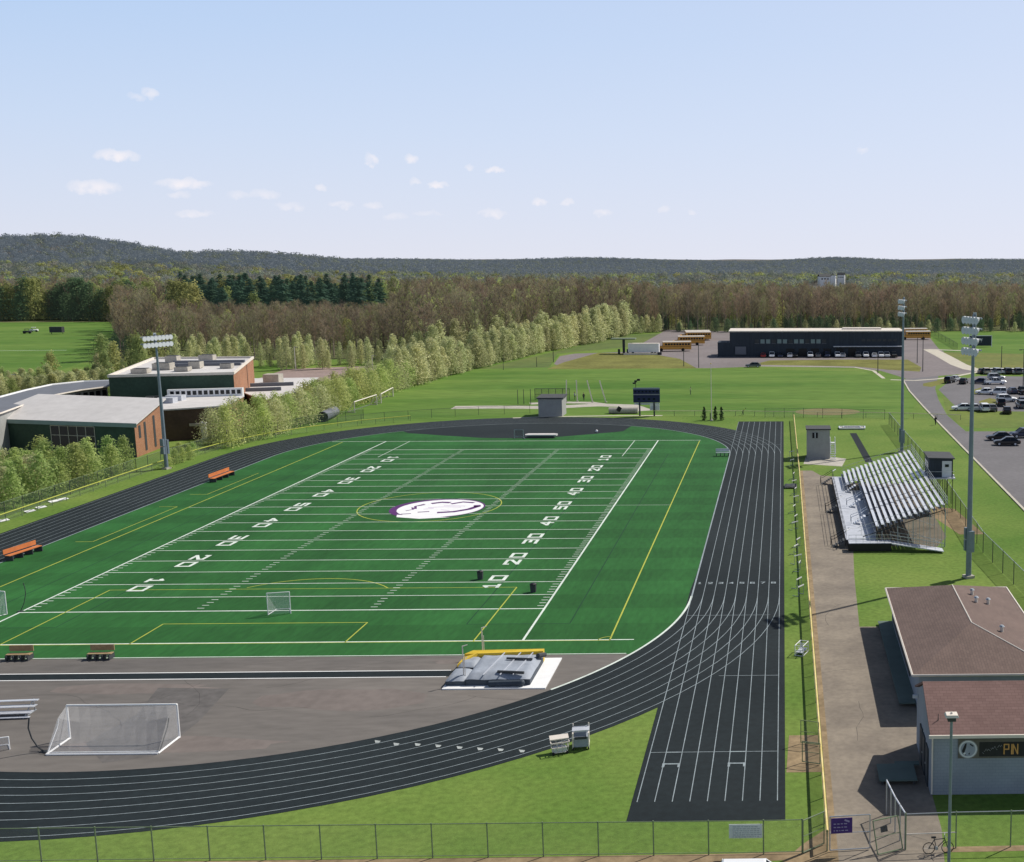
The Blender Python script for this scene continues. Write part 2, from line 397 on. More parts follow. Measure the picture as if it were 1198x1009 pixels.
turf_poly += [(XC-dx, TN), (XC+dx, TN)]+[p for p in ins[61:] if p[1] > TN and p[0] > XC]
turf = struct('turf_field', MB().poly(turf_poly, 0.010), M['turf'])
struct('far_apron', MB().poly(clip_low(ins, 205), 0.006), M['track'])
struct('near_apron', MB().poly(clip_high(ins, 95), 0.006), M['asphalt'])
struct('vault_runway', MB().poly([(-82, 88.05), (-26.6, 88.05), (-26.6, 89.35), (-82, 89.35)], 0.012), M['track'])

def marks(name, m, parent): 
    o = MB(); return o
# ---- field markings
Z1, Z2, Z3 = 0.016, 0.019, 0.022
XF, Y0, HW, YD = XC, 105.73, 24.385, 4.572
w = MB()
for k in range(21): w.line((XF-HW, Y0+k*YD), (XF+HW, Y0+k*YD), 0.13 if 0 < k < 20 else 0.2, Z2)
w.line((XF-HW, Y0-9.144), (XF+HW+9.6, Y0-9.144), 0.17, Z2); w.line((XF-HW-9.6, Y0+100.58), (XF+HW+7.7, Y0+100.58), 0.18, Z2)
for s in (-1, 1):
    w.line((XF+s*HW, Y0-9.144), (XF+s*HW, Y0+100.58), 0.2, Z3)
for k in range(1, 100):
    y = Y0+k*0.9144
    for s in (-1, 1):
        w.line((XF+s*(HW-0.2), y), (XF+s*(HW-0.85), y), 0.12, Z3)
        if k % 5: w.line((XF+s*8.13-0.33, y), (XF+s*8.13+0.33, y), 0.11, Z3)
for s in (-1, 1):   # far end-zone soccer box sides, short ticks
    w.line((XF+s*20.16, Y0+100.58), (XF+s*20.16, Y0+84.1), 0.11, Z3)
w.line((XF+HW+9.4, TN+0.15), (XF-HW-4, TN+0.15), 0.12, Z1)
w.line((XF+HW, Y0+45.72), (XF+31.8, Y0+45.72), 0.07, Z1); w.line((XF-HW, Y0+45.72), (XF-31.8, Y0+45.72), 0.09, Z1)
w.build('yard_line_marking', M['wline'], turf)
STROKES = {'0':[[(0,0),(1,0),(1,1.45),(0,1.45),(0,0)]], '1':[[(.5,0),(.5,1.45)],[(.2,0),(.8,0)],[(.5,1.45),(.25,1.15)]],
 '2':[[(1,0),(0,0),(1,.95),(1,1.45),(0,1.45),(0,1.1)]], '3':[[(0,0),(1,0),(1,1.45),(0,1.45)],[(1,.75),(.35,.75)]],
 '4':[[(.8,0),(.8,1.45),(0,.5),(1,.5)]], '5':[[(0,0),(1,0),(1,.8),(0,.8),(0,1.45),(1,1.45)]],
 '6':[[(1,1.45),(0,1.45),(0,0),(1,0),(1,.75),(0,.75)]], '7':[[(0,1.45),(1,1.45),(.3,0)]],
 '8':[[(0,0),(1,0),(1,1.45),(0,1.45),(0,0)],[(0,.75),(1,.75)]]}
nm = MB()
DZ = [0]
def digit(mb, ch, org, ux, uy, s, wd, z, s2=None):
    s2 = s2 or s
    for st in STROKES[ch]:
        for a, b in zip(st, st[1:]):
            A = Vector(org)+Vector(ux)*a[0]*s+Vector(uy)*a[1]*s2; B = Vector(org)+Vector(ux)*b[0]*s+Vector(uy)*b[1]*s2
            d = (B-A).normalized()*wd*0.45
            DZ[0] = (DZ[0]+1) % 9; mb.line(A-d, B+d, wd, z+DZ[0]*0.0011)
for i, t in enumerate('123454321'):
    y = Y0+(i+1)*9.144
    for s in (-1, 1):
        ux = (0, s, 0); uy = (-s, 0, 0)
        bx = XF+s*(HW-6.2)
        for ch, off in ((t, -2.25), ('0', 0.65)):
            digit(nm, ch, (bx, y+s*off, 0), ux, uy, 1.62, 0.36, Z3+0.004, 0.95)
nm.build('yard_number_marking', M['wline'], turf)
y_ = MB(); sy0, sy1 = 96.45, 205.8
for s in (-1, 1):
    y_.line((XF+s*31.9, sy0), (XF+s*31.9, sy1), 0.14, Z2)
    y_.line((XF+s*20.16, sy0), (XF+s*20.16, sy0+16.5), 0.12, Z3+.002); y_.line((XF+s*9.16, sy0), (XF+s*9.16, sy0+5.5), 0.12, Z2)
    for ce, a0 in ((sy0, 0), ):
        y_.ribbon([(XF+s*31.9-s*math.cos(R(a))*1.0, sy0+math.sin(R(a))*1.0) for a in range(0, 91, 15)], 0.1, Z2)
y_.line((XF-31.9, sy0), (XF+31.9, sy0), 0.13, Z1)
y_.line((XF-20.16, sy0+16.5), (XF+20.16, sy0+16.5), 0.09, Z1); y_.line((XF-9.16, sy0+5.5), (XF+9.16, sy0+5.5), 0.11, Z1)
y_.ribbon([(XF+9.15*math.cos(R(a)), sy0+11+9.15*math.sin(R(a))) for a in range(37, 144, 6)], 0.12, Z1)
y_.ribbon([(XF+9.15*math.cos(R(a)), Y0+45.72+9.15*math.sin(R(a))) for a in range(0, 360, 8)], 0.13, Z1, True)
y_.line((-80.6, 133), (-80.6, 152), 0.1, Z2); y_.line((-80.6, 133), (-82.6, 133), 0.1, Z2); y_.line((-80.6, 152), (-83, 152), 0.1, Z2)
y_.line((-80.6, 160), (-80.6, 176), 0.1, Z2); y_.line((-80.6, 160), (-83, 160), 0.1, Z2)
y_.build('soccer_line_marking', M['yline'], turf)
k_ = MB()
for s in (-1, 1):
    for x in (18.3, 27.6):
        k_.line((XF+s*x, 101.2), (XF+s*x, 192), 0.11, Z1-.002)
k_.line((XF-27.6, 101.2), (XF-18.3, 101.2), 0.1, Z1-.002); k_.line((XF+27.6, 101.2), (XF+18.3, 101.2), 0.1, Z1-.002)
k_.build('dark_line_marking', M['kline'], turf)
lg = MB(); cx_, cy_ = -45.6, Y0+44.6
lg.use(M['purple']).disc((cx_-0.15, cy_-0.1, Z3+.004), 6.1, 40, 5.9)
lg.use(M['bwhite']).disc((cx_+0.25, cy_-0.15, Z3+.008), 5.5, 40, 5.35)
lg.use(M['bwhite']).poly([(cx_-4.2, cy_-4.0), (cx_+3.0, cy_-5.6), (cx_-0.6, cy_-6.4), (cx_-3.8, cy_-5.4)], Z3+.0075)
lg.use(M['purple'])
for pts, ww in (([(-1.8,2.7),(-0.6,3.5),(0.6,3.2)],.8), ([(0.9,2.4),(2.2,3.6),(3.8,3.1)],.65), ([(4.9,.9),(4.2,-.9),(2.6,-2.4),(0.6,-2.9)],.85), ([(-2.6,2.4),(-3.4,1.0),(-2.9,-.6)],.35), ([(-.6,-2.2),(-2.0,-2.6)],.4),
                ([(4.6,1.6),(4.9,.5)],.9), ([(-3.6,.3),(-3.1,-.9),(-3.8,-1.7)],.3), ([(-3.2,1.2),(-2.4,1.9)],.25), ([(-2.6,-3.4),(-3.8,-3.7)],.35)):
    lg.ribbon([(cx_+a, cy_+b) for a, b in pts], ww, Z3+.012)
lg.use(mat('pale_purple_paint', (0.55,0.45,0.6), 0.8, 0.1, 1.0))
for pts, ww in (([(-1.5,.2),(0.6,.6),(2.8,.4)],.3), ([(0.2,1.5),(3.2,1.0)],.25), ([(-1.8,-.8),(-.6,-.3)],.3), ([(.6,-1.2),(1.9,-1.8)],.25)):
    lg.ribbon([(cx_+a, cy_+b) for a, b in pts], ww, Z3+.012)
lg.build('midfield_emblem_marking', None, turf)

# ---- track markings
t_ = MB()
def arcline(r, a0, a1, cyy, n=40): return [(XC+r*math.cos(R(a0+(a1-a0)*i/n)), cyy+r*math.sin(R(a0+(a1-a0)*i/n))) for i in range(n+1)]
for k in range(9):
    r = RI+0.02+LW*k; wd = 0.058
    if k: t_.ribbon(stadium(r, 60), wd, 0.024+0.0004*k, True)
    else:
        t_.ribbon([(XC+r*math.cos(R(a)), (YB if a >= 0 and a <= 180 else YA)+r*math.sin(R(a))) for a in [-40+i*2 for i in range(20)]]+[(XC+r*math.cos(R(a)), YB+r*math.sin(R(a))) for a in range(0, 181, 3)]+[(XC+r*math.cos(R(a)), YA+r*math.sin(R(a))) for a in range(180, 206, 3)], 0.15, 0.0245)
    x = XC+r
    if k < 9: t_.line((x, 66.3), (x, YA), 0.058, 0.0285); t_.line((x, YB), (x, 229.6), 0.058, 0.0285)
for y, x0, x1 in ((103.2, -9, -1.3), (87.6, -5.2, -0.5), (73.4, -9, -0.5), (201, -9, -0.5)): t_.line((x0, y), (x1, y), 0.06, 0.030)
for x in (XC+RI+LW*1, XC+RI+LW*5):
    t_.line((x, 71.6), (x+LW, 71.6), 0.16, 0.031); t_.line((x+0.03, 71.7), (x+0.03, 71.1), 0.16, 0.0315); t_.line((x+LW-.03, 71.7), (x+LW-.03, 71.1), 0.16, 0.0315)
    t_.line((x, 73.4), (x+LW, 73.4), 0.13, 0.031)
for k in range(8):
    x = XC+RI+LW*k+0.28
    digit(t_, str(k+1), (x, 113.6, 0), (1,0,0), (0,1,0), 0.36, 0.13, 0.031)
cw_ = MB(); cw_.ribbon(arcline(RI-0.02, -40, 0, YA), 0.2, 0.026); cw_.build('inner_edge_marking', M['wline'], track)
t_.build('lane_marking', M['tline'], track)
cb_ = MB(); cb_.ribbon(arcline(RI+.02, -155, -40, YA), 0.05, 0.0246); cb_.build('inner_edge_marking', M['dark'], track)
t2 = MB()
for px, py in ((441,868),(463,871),(488,871.5),(512,873),(537,875),(561,876.5),(585,877.5),(610,879)):
    x, y = gp(px, py); t2.poly([(x-.22,y+.20),(x+.24,y+.06),(x+.22,y-.24),(x-.02,y-.26)], 0.031)
t2.build('stagger_marking', mat('faded_white', (0.36,0.39,0.38), .8, .2, 3.0), track)
t3 = MB(); t3.line((-82, 89.42), (-26.8, 89.42), 0.13, 0.018); t3.line((-82, 87.98), (-26.8, 87.98), 0.13, 0.018)
t3.build('runway_marking', M['bwhite'], bpy.data.objects['vault_runway'])
# patches on the near apron
pt = MB(); pt.poly([gp(160,836), gp(185,805), gp(268,806), gp(232,845), gp(180,885), gp(120,893), gp(100,870)], 0.0085)
struct('apron_patch', pt, mat('apron_patch', (0.112,0.104,0.10), .9, .2, .3, 1.5))

def cracks(name, parent, starts, z, seed, w_=.035, m=None):
    q = random.Random(seed); mb = MB()
    for (x, y, a, L_) in starts:
        pts = [(x, y)]; s = 0
        while s < L_:
            st = q.uniform(.5,1.4); a += q.uniform(-.35,.35); x += math.cos(a)*st; y += math.sin(a)*st; pts.append((x, y)); s += st
        for i in range(len(pts)-1): mb.line(pts[i], pts[i+1], w_*q.uniform(.6,1.4), z+.0003*(i % 3))
    mb.build(name, m or M['dark'], parent)
NA = bpy.data.objects['near_apron']
cracks('crack_marking', NA, [(-40,86,.1,18),(-58,84.5,-.1,14),(-35,82,3.0,10),(-30,80,.35,7),(-48,76,.05,16),(-62,80,1.2,6),(-24,84,-.6,5),(-52,82,.2,9),(-44,91,.02,14)], 0.0088, 5, .03, mat('crack_fill', (0.06,0.055,0.053), .9, .1, 1.0))
stn = MB()
qq = random.Random(3)
for (x, y, rx_, ry_) in ((-33,83.5,7,2.2),(-50,86,6,1.2),(-42,75.5,8,1.3),(-60,78,4,2.5),(-25,91.5,4,.8)):
    stn.poly([(x+rx_*math.cos(R(a))*qq.uniform(.75,1.15), y+ry_*math.sin(R(a))*qq.uniform(.75,1.15)) for a in range(0,360,20)], 0.0078)
struct('apron_stain', stn, mat('apron_stain', (0.165,0.14,0.128), .9, .14, .12, 1.2))
# ---- lawns, paths, roads
struct('far_meadow', MB().poly([gp(250,523), gp(400,500), gp(620,487), gp(915,487), gp(1062,491), gp(1073,470), gp(1058,448), gp(1010,435), gp(830,432), gp(640,433), gp(655,415), gp(700,405), gp(500,437)], 0.004), M['lawn_far'])
struct('back_meadow', MB().poly([gp(735,392), gp(560,432), gp(642,430), gp(652,414), gp(760,404), gp(775,390)], 0.006), mat('back_grass', (0.085,0.15,0.03), .95, .2, .03, .3, col2=(0.13,0.16,0.04)))
struct('verge', MB().poly([gp(640,432), gp(660,424), gp(700,413), gp(760,414), gp(795,420), gp(815,431)], 0.010), M['dry'])
struct('upper_road', MB().poly([gp(648,426), gp(655,417), gp(672,414), gp(733,412), gp(780,386), gp(860,388), gp(1060,388), gp(1085,386), gp(1085,392), gp(1098,408), gp(1132,428), gp(1150,436), gp(1098,440), gp(1062,444), gp(1050,440), gp(1030,434), gp(1000,430.5), gp(890,429), gp(833,431), gp(730,431), gp(660,431)], 0.008), M['lot'])
struct('verge_island', MB().poly([gp(880,427), gp(900,422), gp(985,421), gp(1062,421), gp(1078,430), gp(1076,435), gp(1040,433), gp(1000,429)], 0.012), M['dry'])
struct('far_kerb', MB().ribbon([gp(880,428.5), gp(940,428.7), gp(1000,430), gp(1022,434), gp(1034,443)], 1.0, 0.016), M['kerb'])
# access road on the far side of the stand
RL = [gp(1056,444), gp(1064,458), gp(1080,476), gp(1100,497), gp(1150,548), gp(1198,597), gp(1260,660)]
struct('access_road', MB().poly(RL+[gp(1330,640), gp(1260,560), gp(1240,505), gp(1130,505), gp(1108,486), gp(1098,468), gp(1094,455), gp(1098,440)], 0.010), M['road'])
kb = MB()
for a, b in zip(RL, RL[1:]):
    d = (Vector(b)-Vector(a)); l = d.length; c = (Vector(a)+Vector(b))/2
    kb.box((c.x, c.y, 0.06), (l, 0.35, 0.14), math.atan2(d.y, d.x))
struct('road_kerb', kb, M['kerb'])
struct('parking_lot', MB().poly([gp(1098,456), gp(1110,447), gp(1146,440), gp(1330,443), gp(1330,487), gp(1130,487), gp(1112,470)], 0.013), M['road'])
struct('parking_island', MB().poly([gp(1102,463), gp(1115,473), gp(1118,481), gp(1330,483), gp(1330,502), gp(1140,501), gp(1122,497), gp(1108,483)], 0.017), mat('island_grass', (0.10,0.17,0.02), .95, .2, .06, .8, col2=(0.15,0.19,0.03)))
struct('parking_verge', MB().poly([gp(1138,456.5), gp(1148,453.5), gp(1150,461), gp(1138,462)], 0.017), M['dry'])
struct('parking_median', MB().poly([gp(1145,470), gp(1158,466), gp(1168,468), gp(1164,474.5), gp(1148,475)], 0.017), M['dry'])
struct('entry_island', MB().poly([gp(1080,449), gp(1106,443.5), gp(1104,449), gp(1090,453), gp(1080,452)], 0.018), M['dry'])
struct('entry_pavement', MB().ribbon([gp(1042,444.5), gp(1070,445.5), gp(1098,443.5), gp(1120,440), gp(1146,435)], 1.6, 0.020), M['kerb'])
struct('field_footpath', MB().ribbon([gp(1088,409), gp(1104,417), gp(1122,427), gp(1136,432), gp(1148,434)], 5.0, 0.014), M['kerb'])
struct('field_path', MB().ribbon([gp(1086,409), gp(1140,411)], 2.5, 0.012), M['kerb'])
struct('practice_field', MB().poly([gp(1086,389), gp(1450,389), gp(1450,436), gp(1150,433), gp(1128,428), gp(1100,412)], 0.005), M['lawn_far'])
struct('practice_verge', MB().poly([gp(1100,412), gp(1450,420), gp(1450,436), gp(1150,433), gp(1128,428)], 0.009), mat('verge_grass', (0.115,0.17,0.025), .95, .2, .05, .5, col2=(0.17,0.17,0.035)))
struct('west_field', MB().poly([gp(-260,377.5), gp(128,377.5), gp(135,386), gp(110,420), gp(20,450), gp(-260,480)], 0.005), M['lawn_far'])
struct('west_field_line', MB().line(gp(-60,411), gp(78,410), 0.5, 0.012), M['wline'])
struct('back_lot', MB().poly([gp(296,445), gp(335,432), gp(440,428), gp(455,436), gp(420,441), gp(380,446), gp(330,452)], 0.006), mat('back_lot', (0.28,0.21,0.19), .9, .15, .1, 1.0))
# path beside the stand
PA = [(2.55,55), (2.55,176), (4.4,176), (5.6,172), (8.9,170.5), (8.6,140), (7.9,128), (7.3,116), (6.9,104), (6.75,99.6)]
struct('footpath', MB().poly(PA+[(10.2,99.6), (10.2,72), (9.1,68), (9.1,62.5), (8.4,55)], 0.008), M['path'])
FP = bpy.data.objects['footpath']
cracks('crack_marking', FP, [(2.8,88,.05,4.2),(2.8,121,-.05,4.4),(5,75,1.4,7),(4,100,1.5,8),(3.2,63,.2,5),(5.6,132,1.6,9),(2.8,110,.1,4),(3.5,150,.1,4.5)], 0.0105, 8, .03, mat('path_crack', (0.09,0.08,0.07), .9, .1, 1.0))
struct('path_edging', MB().ribbon([(2.75,59), (2.75,176)], 0.4, 0.014), M['dirt'])
struct('fence_dirt', MB().ribbon([(-48,59.6), (-20,59.5), (-3,59.6), (2.5,59.8)], 0.9, 0.006), M['dirt'])
struct('gate_dirt', MB().poly([(-0.8,58), (2.6,57), (8.6,57), (7.2,61.2), (2.6,63), (1.0,61)], 0.0065), M['dirt'])
struct('fence_dirt_strip', MB().ribbon([(6.3,60.2), (10,60.2), (24,60.4)], 0.6, 0.006), M['dirt'])
struct('side_dirt', MB().poly([(0.1,70.2), (2.5,70.2), (2.5,76), (0.3,76)], 0.006), M['dirt'])
for i, (x, y, rr) in enumerate(((2.1,115,.35),(2.05,135,.35),(2.0,90,.35))):
    pass
struct('wall_footing_dirt', MB().poly([(19.5,150), (22.5,148), (24,134), (21,134), (19.2,143)], 0.006), M['dirt'])
struct('stand_shade_patch', MB().poly([(9.2,129), (17.5,128), (19.3,133), (19.3,165), (9.0,166)], 0.005), mat('stand_shade_patch', (0.14,0.12,0.09), .95, .25, .5))  # dark sheet painted in for the shade under the seat rows
struct('jump_runway', MB().ribbon([gp(998,507), gp(1017,541)], 1.25, 0.008), M['track'])
struct('infield_dirt', MB().ribbon([gp(530,477), gp(580,476.5), gp(640,477), gp(700,474), gp(735,475), gp(752,481)], 5.0, 0.008), M['concrete'])
struct('infield_arc', MB().ribbon([gp(620,472.5), gp(655,471), gp(690,471.5), gp(715,475)], 3.2, 0.009), M['concrete'])
struct('bare_patch', MB().disc((*gp(968,482), 0.008), 7.0, 20, 5.5), mat('bare_patch', (0.20,0.17,0.07), .95, .2, .2))
struct('scoreboard_path', MB().ribbon([gp(600,489.3), gp(640,487.8), gp(720,486.6), gp(775,486.5)], 1.0, 0.014), M['kerb'])
struct('shed_slab', MB().poly([gp(940,543), gp(944,531), gp(990,537), gp(985,546)], 0.006), M['concrete'])

# ---------------------------------------------------------------- world, sun, camera
SUN_D = Vector((0.745, 0.55, 1.0)).normalized()
elev = math.asin(SUN_D.z); azim = math.atan2(SUN_D.x, SUN_D.y)
wd = bpy.data.worlds.new('World'); sc.world = wd; wd.use_nodes = True
nt = wd.node_tree; N = nt.nodes; L = nt.links
bg = N['Background']; SKYS = 0.065; bg.inputs['Strength'].default_value = SKYS
sky = N.new('ShaderNodeTexSky'); sky.sky_type = 'NISHITA'; sky.sun_disc = False
sky.sun_elevation = elev; sky.sun_rotation = azim; sky.altitude = 200; sky.air_density = 1.0; sky.dust_density = 1.6; sky.ozone_density = 1.5
tc = N.new('ShaderNodeTexCoord'); sx = N.new('ShaderNodeSeparateXYZ'); L.new(tc.outputs['Generated'], sx.inputs[0])
def mth(op, a, b=None, c=None):
    n = N.new('ShaderNodeMath'); n.operation = op
    for i, q in enumerate((a, b, c)):
        if q is None: continue
        if isinstance(q, (int, float)): n.inputs[i].default_value = q
        else: L.new(q, n.inputs[i])
    return n.outputs[0]
el = mth('ARCSINE', sx.outputs[2]); az = mth('ARCTAN2', sx.outputs[0], sx.outputs[1])
rp = N.new('ShaderNodeValToRGB'); cr = rp.color_ramp
def lin(c): return tuple(((v/255+0.055)/1.055)**2.4 if v > 10 else v/255/12.92 for v in c)
STOPS = [(0.0,(230,233,246)),(0.14,(222,230,248)),(0.45,(207,224,250)),(0.8,(190,215,249)),(1.0,(183,210,247))]
cr.elements[0].position = 0; cr.elements[0].color = (*[v/SKYS for v in lin(STOPS[0][1])], 1)
cr.elements[1].position = 1; cr.elements[1].color = (*[v/SKYS for v in lin(STOPS[-1][1])], 1)
for p, c in STOPS[1:-1]:
    e = cr.elements.new(p); e.color = (*[v/SKYS for v in lin(c)], 1)
L.new(mth('DIVIDE', el, R(12.5)), rp.inputs['Fac'])
mixf = N.new('ShaderNodeMapRange'); mixf.inputs['From Min'].default_value = R(12); mixf.inputs['From Max'].default_value = R(28)
mixf.inputs['To Min'].default_value = 0.92; mixf.inputs['To Max'].default_value = 0.0; L.new(el, mixf.inputs['Value'])
mx = N.new('ShaderNodeMix'); mx.data_type = 'RGBA'
L.new(mixf.outputs['Result'], mx.inputs['Factor']); L.new(sky.outputs[0], mx.inputs['A']); L.new(rp.outputs['Color'], mx.inputs['B'])
# brighter, whiter towards the sun side
br = N.new('ShaderNodeMapRange'); br.inputs['From Min'].default_value = R(-35); br.inputs['From Max'].default_value = R(25); br.inputs['To Min'].default_value = 0.0; br.inputs['To Max'].default_value = 0.5
L.new(az, br.inputs['Value'])
mx2 = N.new('ShaderNodeMix'); mx2.data_type = 'RGBA'; mx2.inputs['B'].default_value = (*[v/SKYS for v in lin((230,234,250))], 1)
brm = mth('MULTIPLY', br.outputs['Result'], mth('MULTIPLY', mixf.outputs['Result'], 1.15))
L.new(brm, mx2.inputs['Factor']); L.new(mx.outputs['Result'], mx2.inputs['A'])
# small fair-weather clouds
nz = N.new('ShaderNodeTexNoise'); nz.inputs['Scale'].default_value = 55; nz.inputs['Detail'].default_value = 6; L.new(tc.outputs['Generated'], nz.inputs['Vector'])
nz2 = N.new('ShaderNodeTexNoise'); nz2.inputs['Scale'].default_value = 130; nz2.inputs['Detail'].default_value = 5; L.new(tc.outputs['Generated'], nz2.inputs['Vector'])
CL = [(177,110,9,6,.8),(160,113,10,5,.35),(135,182,25,7,.9),(110,219,27,8,.85),(216,215,30,7,.85),(228,250,22,5,.5),(208,228,14,5,.5),(434,187,11,7,.9),(480,186,10,6,.75),(486,213,8,4,.6),(512,216,14,4,.8),(580,199,12,5,.9),(549,197,8,4,.5),(375,219,8,4,.6),(310,228,20,6,.5),(340,242,18,5,.45),(398,240,17,5,.55),(435,241,12,4,.5),(461,254,16,5,.45),(575,250,18,6,.6),(633,236,10,5,.7),(662,237,9,5,.7),(705,249,12,5,.6),(776,245,10,5,.45),(810,249,7,4,.4),(1009,177,7,5,.5),(500,250,20,4,.3),(280,228,14,6,.4)]
tot = None
azw = mth('ADD', az, mth('MULTIPLY', mth('SUBTRACT', nz.outputs['Fac'], 0.5), 0.012))
elw = mth('ADD', el, mth('MULTIPLY', mth('SUBTRACT', nz2.outputs['Fac'], 0.5), 0.010))
for (px, py, rx, ry, st) in CL:
    a = (px-CX)/FPX; b = (py-CY)/FPX
    fw = _cp-b*_sp; dn = _sp+b*_cp; X = a*_cw+fw*_sw; Yv = -a*_sw+fw*_cw
    A = math.atan2(X, Yv); E_ = math.atan2(-dn, math.hypot(X, Yv))
    q = mth('ADD', mth('POWER', mth('ABSOLUTE', mth('DIVIDE', mth('SUBTRACT', azw, A), rx/FPX*0.8)), 2.0), mth('POWER', mth('ABSOLUTE', mth('DIVIDE', mth('SUBTRACT', elw, E_), ry/FPX*0.85)), 2.0))
    v = mth('MULTIPLY', mth('MAXIMUM', mth('SUBTRACT', 1.25, q), 0.0), st)
    tot = v if tot is None else mth('MAXIMUM', tot, v)
cl = mth('MINIMUM', mth('MULTIPLY', tot, mth('ADD', mth('MULTIPLY', nz2.outputs['Fac'], 1.6), -0.12)), 0.92)
mx3 = N.new('ShaderNodeMix'); mx3.data_type = 'RGBA'; mx3.inputs['B'].default_value = (*[v/SKYS for v in lin((247,243,248))], 1)
L.new(cl, mx3.inputs['Factor']); L.new(mx2.outputs['Result'], mx3.inputs['A']); L.new(mx3.outputs['Result'], bg.inputs['Color'])

sl = bpy.data.lights.new('sun', 'SUN'); sl.energy = 4.7; sl.angle = R(0.55); sl.color = (1.0, 0.95, 0.86)
so = bpy.data.objects.new('sun', sl); COL.objects.link(so); so.rotation_euler = SUN_D.to_track_quat('Z', 'Y').to_euler(); so.location = (60, 40, 120)
cam = bpy.data.cameras.new('camera'); co = bpy.data.objects.new('camera', cam); COL.objects.link(co); sc.camera = co
cam.sensor_fit = 'HORIZONTAL'; cam.sensor_width = 36; cam.lens = FPX/PW*36; cam.shift_x = (PW/2-CX)/PW; cam.shift_y = (CY-PH/2)/PW
cam.clip_start = 0.5; cam.clip_end = 30000
co.location = (0, 0, CH); co.rotation_euler = (math.pi/2-PITCH, 0, -YAW)
sc.view_settings.view_transform = 'Standard'; sc.view_settings.look = 'None'; sc.view_settings.exposure = 0; sc.view_settings.gamma = 1
sc.cycles.use_denoising = True
sc.cycles.max_bounces = 6; sc.cycles.transparent_max_bounces = 12
sc.cycles.sample_clamp_indirect = 4
# ================================================================ vegetation
def rvec(r=rnd):
    while True:
        v = Vector((r.uniform(-1,1), r.uniform(-1,1), r.uniform(-1,1)))
        if 0.05 < v.length < 1: return v.normalized()
def leaf(mb, c, s, nrm, r=rnd):
    u = nrm.orthogonal().normalized(); a = r.uniform(0, 6.28)
    u = Matrix.Rotation(a, 3, nrm) @ u; w_ = nrm.cross(u)
    u *= s*r.uniform(.7,1.3); w_ *= s*r.uniform(.35,.7)
    mb.add([c-u*.5, c+w_*.5, c+u*.5, c-w_*.5], [(0,1,2,3)])
def trunk_mb(h, r, seed, limbs, lo, hi, spread, rise):
    q = random.Random(seed); mb = MB(); ends = []
    pts = [Vector((0,0,-0.2))]; k = 4
    for i in range(1, k+1): pts.append(Vector((q.uniform(-.02,.02)*h*i/k, q.uniform(-.02,.02)*h*i/k, h*i/k)))
    for i in range(k): mb.tube(pts[i], pts[i+1], r*(1-i/k*.85), 5, r*(1-(i+1)/k*.85), caps=False)
    for i in range(limbs):
        t = lo+(hi-lo)*(i+q.random())/limbs; z = h*t
        j = min(int(t*k), k-1); base = pts[j].lerp(pts[j+1], t*k-j)
        a = i*2.4+q.uniform(-.5,.5); l = spread*q.uniform(.6,1.1)*(1-.55*max(0,(t-lo)/(1-lo)))
        mid = base+Vector((math.cos(a)*l*.5, math.sin(a)*l*.5, l*rise*.45)); e = base+Vector((math.cos(a)*l, math.sin(a)*l, l*rise))
        mb.tube(base, mid, r*.38*(1-t*.5), 4, r*.25*(1-t*.5), caps=False); mb.tube(mid, e, r*.25*(1-t*.5), 4, r*.06, caps=False)
        ends += [(base, mid), (mid, e)]
    return mb, ends, pts
def bare_tree(seed, h=20.0, leafy='bud', nl=260, tw=430):
    q = random.Random(seed)
    mb, ends, pts = trunk_mb(h*.95, h*.0135, seed, 15, .32, .96, h*.20, 1.35)
    cr = MB(); cr.use(LEAF['twig'])
    for i in range(tw):
        a, b = q.choice(ends); p = Vector(a).lerp(b, q.uniform(.25,1))
        d = Vector((q.gauss(0,.38), q.gauss(0,.38), q.uniform(.55,1.25))).normalized()
        l = h*q.uniform(.05,.14); e = p+d*l; wv = d.cross(rvec(q)).normalized()*h*.0028*q.uniform(.7,1.5)
        cr.add([p-wv, p+wv, e], [(0,1,2)])
        if i % 2 == 0:
            d2 = (d+rvec(q)*.6).normalized(); m_ = p.lerp(e,.5); e2 = m_+d2*l*.6
            cr.add([m_-wv*.7, m_+wv*.7, e2], [(0,1,2)])
    cr.use(LEAF[leafy])
    for i in range(nl):
        a, b = q.choice(ends); p = Vector(a).lerp(b, q.uniform(.4,1.25))+rvec(q)*h*.045*q.random()+Vector((0,0,q.uniform(0,h*.06)))
        leaf(cr, p, h*.021, rvec(q), q)
    return mb, cr
def leafy_tree(seed, h=8.0, wdt=2.2, lm='pale', n=900, s=.5, tl=.12, shape=1.0, clumps=16, gap=.25):
    """upright oval crown of leaf clumps with gaps"""
    q = random.Random(seed)
    mb, ends, pts = trunk_mb(h*.85, h*.013, seed, 9, .15, .9, wdt*.8, 1.4)
    cs = []
    for i in range(clumps):
        t = (i+.5)/clumps; z = h*(tl+(1-tl)*t)
        prof = (math.sin(math.pi*min(1,(t*.93+.07))**(.75*shape)))**.75
        a = i*2.4+q.uniform(-.4,.4); rr = wdt*prof*q.uniform(.25,.62)
        cs.append((Vector((math.cos(a)*rr, math.sin(a)*rr, z)), wdt*(.30+.34*prof)*q.uniform(.8,1.15)))
    cr = MB(); cr.use(LEAF[lm])
    for i in range(n):
        c, r_ = q.choice(cs); d = rvec(q); rad = r_*(q.random()**.45)
        p = c+Vector((d.x, d.y, d.z*1.25))*rad
        if p.z < h*tl*.5: continue
        nn = (d*.8+rvec(q)*.7+Vector((0,0,.25))).normalized()
        leaf(cr, p, s*q.uniform(.6,1.25), nn, q)
    return mb, cr
